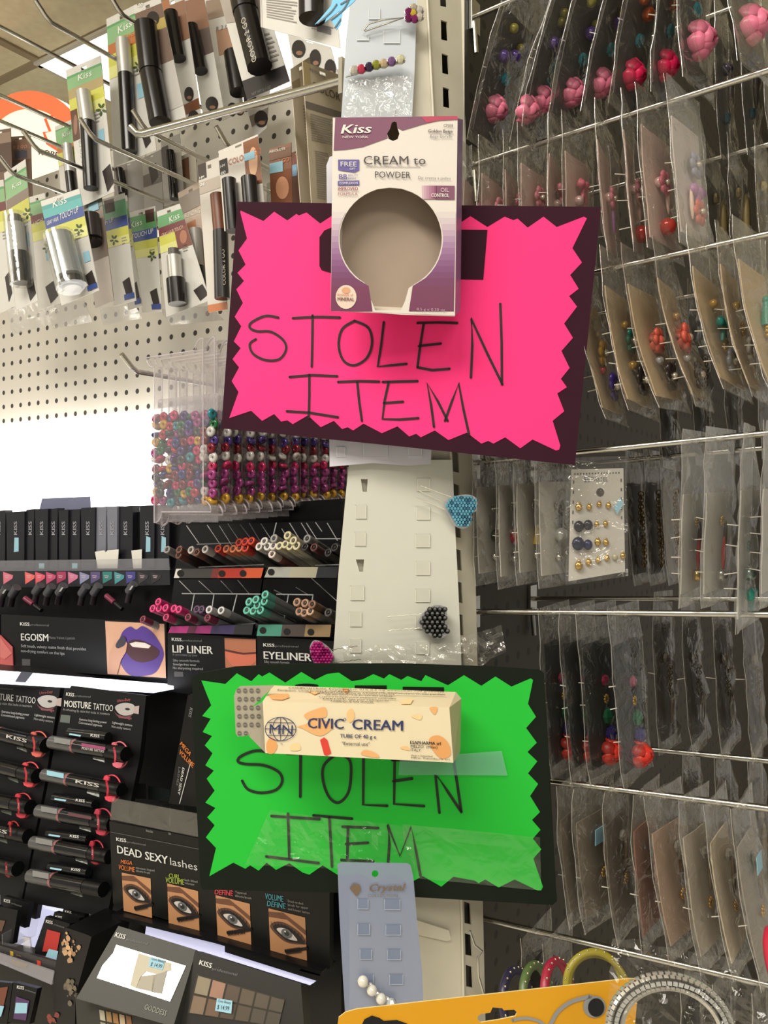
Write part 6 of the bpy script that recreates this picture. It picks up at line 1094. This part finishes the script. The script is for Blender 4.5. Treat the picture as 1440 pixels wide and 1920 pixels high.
for i, c in enumerate([(176, 168, 148), (156, 124, 84), (156, 112, 66), (184, 160, 130), (140, 96, 60)]): b.dec(LP1b, X2([(132+i*36, 556+i*8), (160+i*36, 562+i*8), (166+i*36, 618+i*8), (138+i*36, 612+i*8)]), M(*c, .5), .0006); b.dec(LP1b, X2([(138+i*36, 622+i*8), (166+i*36, 628+i*8), (172+i*36, 680+i*8), (146+i*36, 674+i*8)]), M(*[int(x*.85) for x in c], .5), .0006)
put('shade_pans', b, t)
t = thing('eyeshadow_palette', 'closed dark eyeshadow palette with a window of brown shades and a blue price sticker', 'palette', LP2(470, 1870)); q = [(366, 1784), (562, 1846), (520, 1960), (335, 1920), (325, 1930)]
b = B(); b.plate(LP2, [(366, 1782), (564, 1844), (575, 1990), (310, 1990)], .012, PB2); put('lid', b, t)
w_ = X2([(660, 362), (1135, 500), (1100, 650), (610, 575)]); b = B(); b.dec(LP2, w_, M(40, 36, 34, .2), .0005)
sc = [[(150, 138, 118), (168, 128, 110), (86, 70, 62), (92, 80, 68), (84, 74, 66), (78, 70, 62)], [(134, 112, 92), (112, 86, 70), (80, 62, 54), (82, 70, 60), (76, 68, 62), (70, 64, 58)]]
for j in range(2):
    for i in range(6): b.dec(LP2, sub(w_, .02+i/6, .04+j*.5, .02+i/6+.145, .04+j*.5+.44), M(*sc[j][i], .3), .0008)
put('shade_pans', b, t)
b = B(); b.plate(LP2, w_, .0004, film((150, 150, 140), .03, .15, .2, .1, 55., .6), o=.002); put('window_film', b, t)
b = B(); b.dec(LP2, X2([(768, 494), (852, 508), (846, 578), (758, 562)]), TAG, .003); b.text(LP2, 'Coco Beauty', X2(774, 514), X2(842, 526), BKT, None, False, .0033); b.text(LP2, '$ 14.99', X2(768, 552), X2(832, 562), BKT, 8, False, .0033); put('price_tag', b, t)
b = B(); b.text(LP2, 'KISS', X2(670, 312), X2(736, 332), TXT, 9, True); b.text(LP2, 'professional', X2(742, 340), X2(876, 374), GREYT, 5); put('lettering', b, t)
# ---- compact bin, lower left
t = thing('compact_bin', 'lit bin of compacts at the lower left corner with a clear front lip', 'bin', L(.3)(60, 1800))
b = B(); b.plate(L(.268), X1([(-300, 190), (430, 370), (1000, 520), (700, 1000), (-300, 800)]), .004, E(206, 208, 240, .80)); put('lit_back', b, t)
zb = L(.275)(88, 1690).z; b = B(); HB = HZ(zb); b.prism([L(.268)(*p) for p in X1([(-300, 150), (1050, 515), (1010, 565), (-300, 205)])], nL*.012, E(232, 234, 255, 1.1)); put('lit_edge', b, t)
FB = L(.335); b = B(); b.plate(FB, X1([(-300, 850), (0, 920), (630, 1100), (625, 1230), (0, 1010), (-300, 930)]), .003, M(44, 42, 46, .4)); b.dec(FB, X1([(112, 975), (150, 985), (150, 1038), (116, 1028)]), M(186, 150, 40, .5)); b.dec(FB, X1([(415, 1080), (458, 1092), (458, 1145), (418, 1134)]), M(196, 60, 40, .5)); b.dec(FB, X1([(180, 1016), (235, 1032), (235, 1042), (180, 1026)]), M(120, 92, 56, .5)); put('shade_strip', b, t)
b = B(); b.plate(FB.off(.004), X1([(-300, 925), (0, 1010), (612, 1215), (580, 1360), (0, 1120), (-300, 1010)]), .002, film((170, 168, 176), .42, .6, .15, .2)); b.dec(FB.off(.003), X1([(110, 1065), (310, 1125), (290, 1175), (140, 1130)]), M(150, 124, 60, .5)); put('clear_lip', b, t)
b = B(); b.plate(FB.off(.0), X1([(-300, 1010), (0, 1120), (590, 1350), (640, 1350), (600, 2400), (-300, 2400)]), .004, BK2, o=-.03); put('lower_back', b, t)
b = B(); P = [L(.336)(*X1(20, 790)), L(.30)(*X1(435, 580))]; b.prism([L(.338)(*X1(25, 900)), L(.338)(*X1(20, 790)), L(.285)(*X1(435, 575)), L(.285)(*X1(400, 800)), L(.285)(*X1(180, 930))], eL*.001, film((200, 202, 220), .14, .5, .1, .1)); b.prism([L(.33)(*X1(255, 820)), L(.33)(*X1(330, 830)), L(.33)(*X1(350, 1010)), L(.33)(*X1(265, 980))], -nL*.002, film((200, 200, 215), .3, .6, .1, .1)); put('divider', b, t)
b = B(); CP = L(.30); b.plate(L(.338), X1([(640, 1070), (740, 715), (965, 790), (1030, 820), (850, 1480), (840, 1900), (600, 1900), (600, 1240)]), .05, BK2)
put('side_wall', b, t)
b = B(); random.seed(11)
for cx, cy, n, c, sx_, sy_ in ((770, 940, 26, (196, 158, 122), 80, 150), (790, 1400, 22, (120, 110, 92), 75, 170), (580, 1740, 10, (140, 70, 60), 60, 80)):
    for i in range(n):
        x = cx+random.gauss(0, .45)*sx_; y = cy+random.gauss(0, .45)*sy_; r = random.uniform(8, 34); a0 = random.random()*6; k = [random.uniform(.6, 1.1) for _ in range(7)]; dl = random.uniform(.8, 1.12)
        b.dec(L(.338), X1([(x+r*k[j]*cos(a0+j*.9), y+r*1.3*k[j]*sin(a0+j*.9)) for j in range(7)]), M(*[min(255, int(v*dl)//6*6) for v in c], .6), .0006+.00002*i)
put('powder_picture', b, t)
def compact(label, px, d, col, txt=None, tagq=None, win=None, tilt=10):
    pl = tilted(d, *X1(*px[0]), tilt); t = thing('compact', label, 'compact', pl(*X1(*px[3])), 'boxed compacts in the bin'); b = B(); b.plate(pl, X1(px), .006, BK2); put('carton', b, t)
    if win: b = B(); b.dec(pl, X1(win), M(*col, .5), .0006); put('window', b, t)
    if txt: b = B(); b.text(pl, 'KISS', X1(*txt[0]), X1(*txt[1]), TXT, 6, True); b.text(pl, 'professional', X1(txt[1][0]+15, txt[1][1]+8), X1(txt[1][0]+130, txt[1][1]+45), GREYT, 3.4); put('lettering', b, t)
    if tagq: b = B(); b.dec(pl, X1(tagq), TAG, .0012); put('price_tag', b, t)
compact('black compact with a bright red window and a blue tag in the bin', [(515, 590), (785, 672), (700, 1075), (395, 1010), (392, 940)], .318, (176, 46, 40), ((515, 660), (590, 678)), [(550, 955), (655, 980), (625, 1115), (508, 1050)], [(530, 735), (680, 775), (640, 985), (475, 985)])
compact('black compact top showing just behind the one with the red window', [(612, 538), (892, 608), (880, 700), (580, 640)], .302, (0, 0, 0), ((622, 612), (694, 626)))
compact('rearmost black compact top against the lit back of the bin, right stack', [(722, 486), (960, 550), (940, 640), (695, 560)], .288, (0, 0, 0), ((728, 550), (800, 566)))
compact('black compact front of the left stack in the bin', [(-100, 460), (200, 520), (140, 900), (-100, 840)], .322, (92, 66, 50), None, None, [(-60, 620), (60, 640), (20, 760), (-60, 740)])
compact('black compact behind the front one of the left stack', [(40, 360), (335, 440), (280, 720), (-40, 600)], .306, (0, 0, 0), ((42, 425), (112, 440)))
compact('rearmost black compact of the left stack in the bin', [(0, 280), (440, 400), (400, 620), (0, 520)], .290, (0, 0, 0), ((150, 372), (220, 390)))
compact('dark compact with a purple window and a blue tag in the bottom left corner', [(150, 1330), (420, 1400), (330, 1800), (90, 1780)], .345, (82, 54, 96), ((190, 1400), (268, 1414)), [(178, 1560), (310, 1565), (300, 1680), (163, 1680)], [(180, 1490), (330, 1540), (290, 1760), (150, 1740)], 12)
compact('dark compact with a brown window cut by the left edge at the bottom', [(-100, 1320), (140, 1340), (80, 1800), (-100, 1780)], .345, (112, 64, 46), None, [(-20, 1590), (46, 1600), (10, 1720), (-20, 1700)], [(-60, 1400), (90, 1380), (40, 1600), (-60, 1580)], 12)
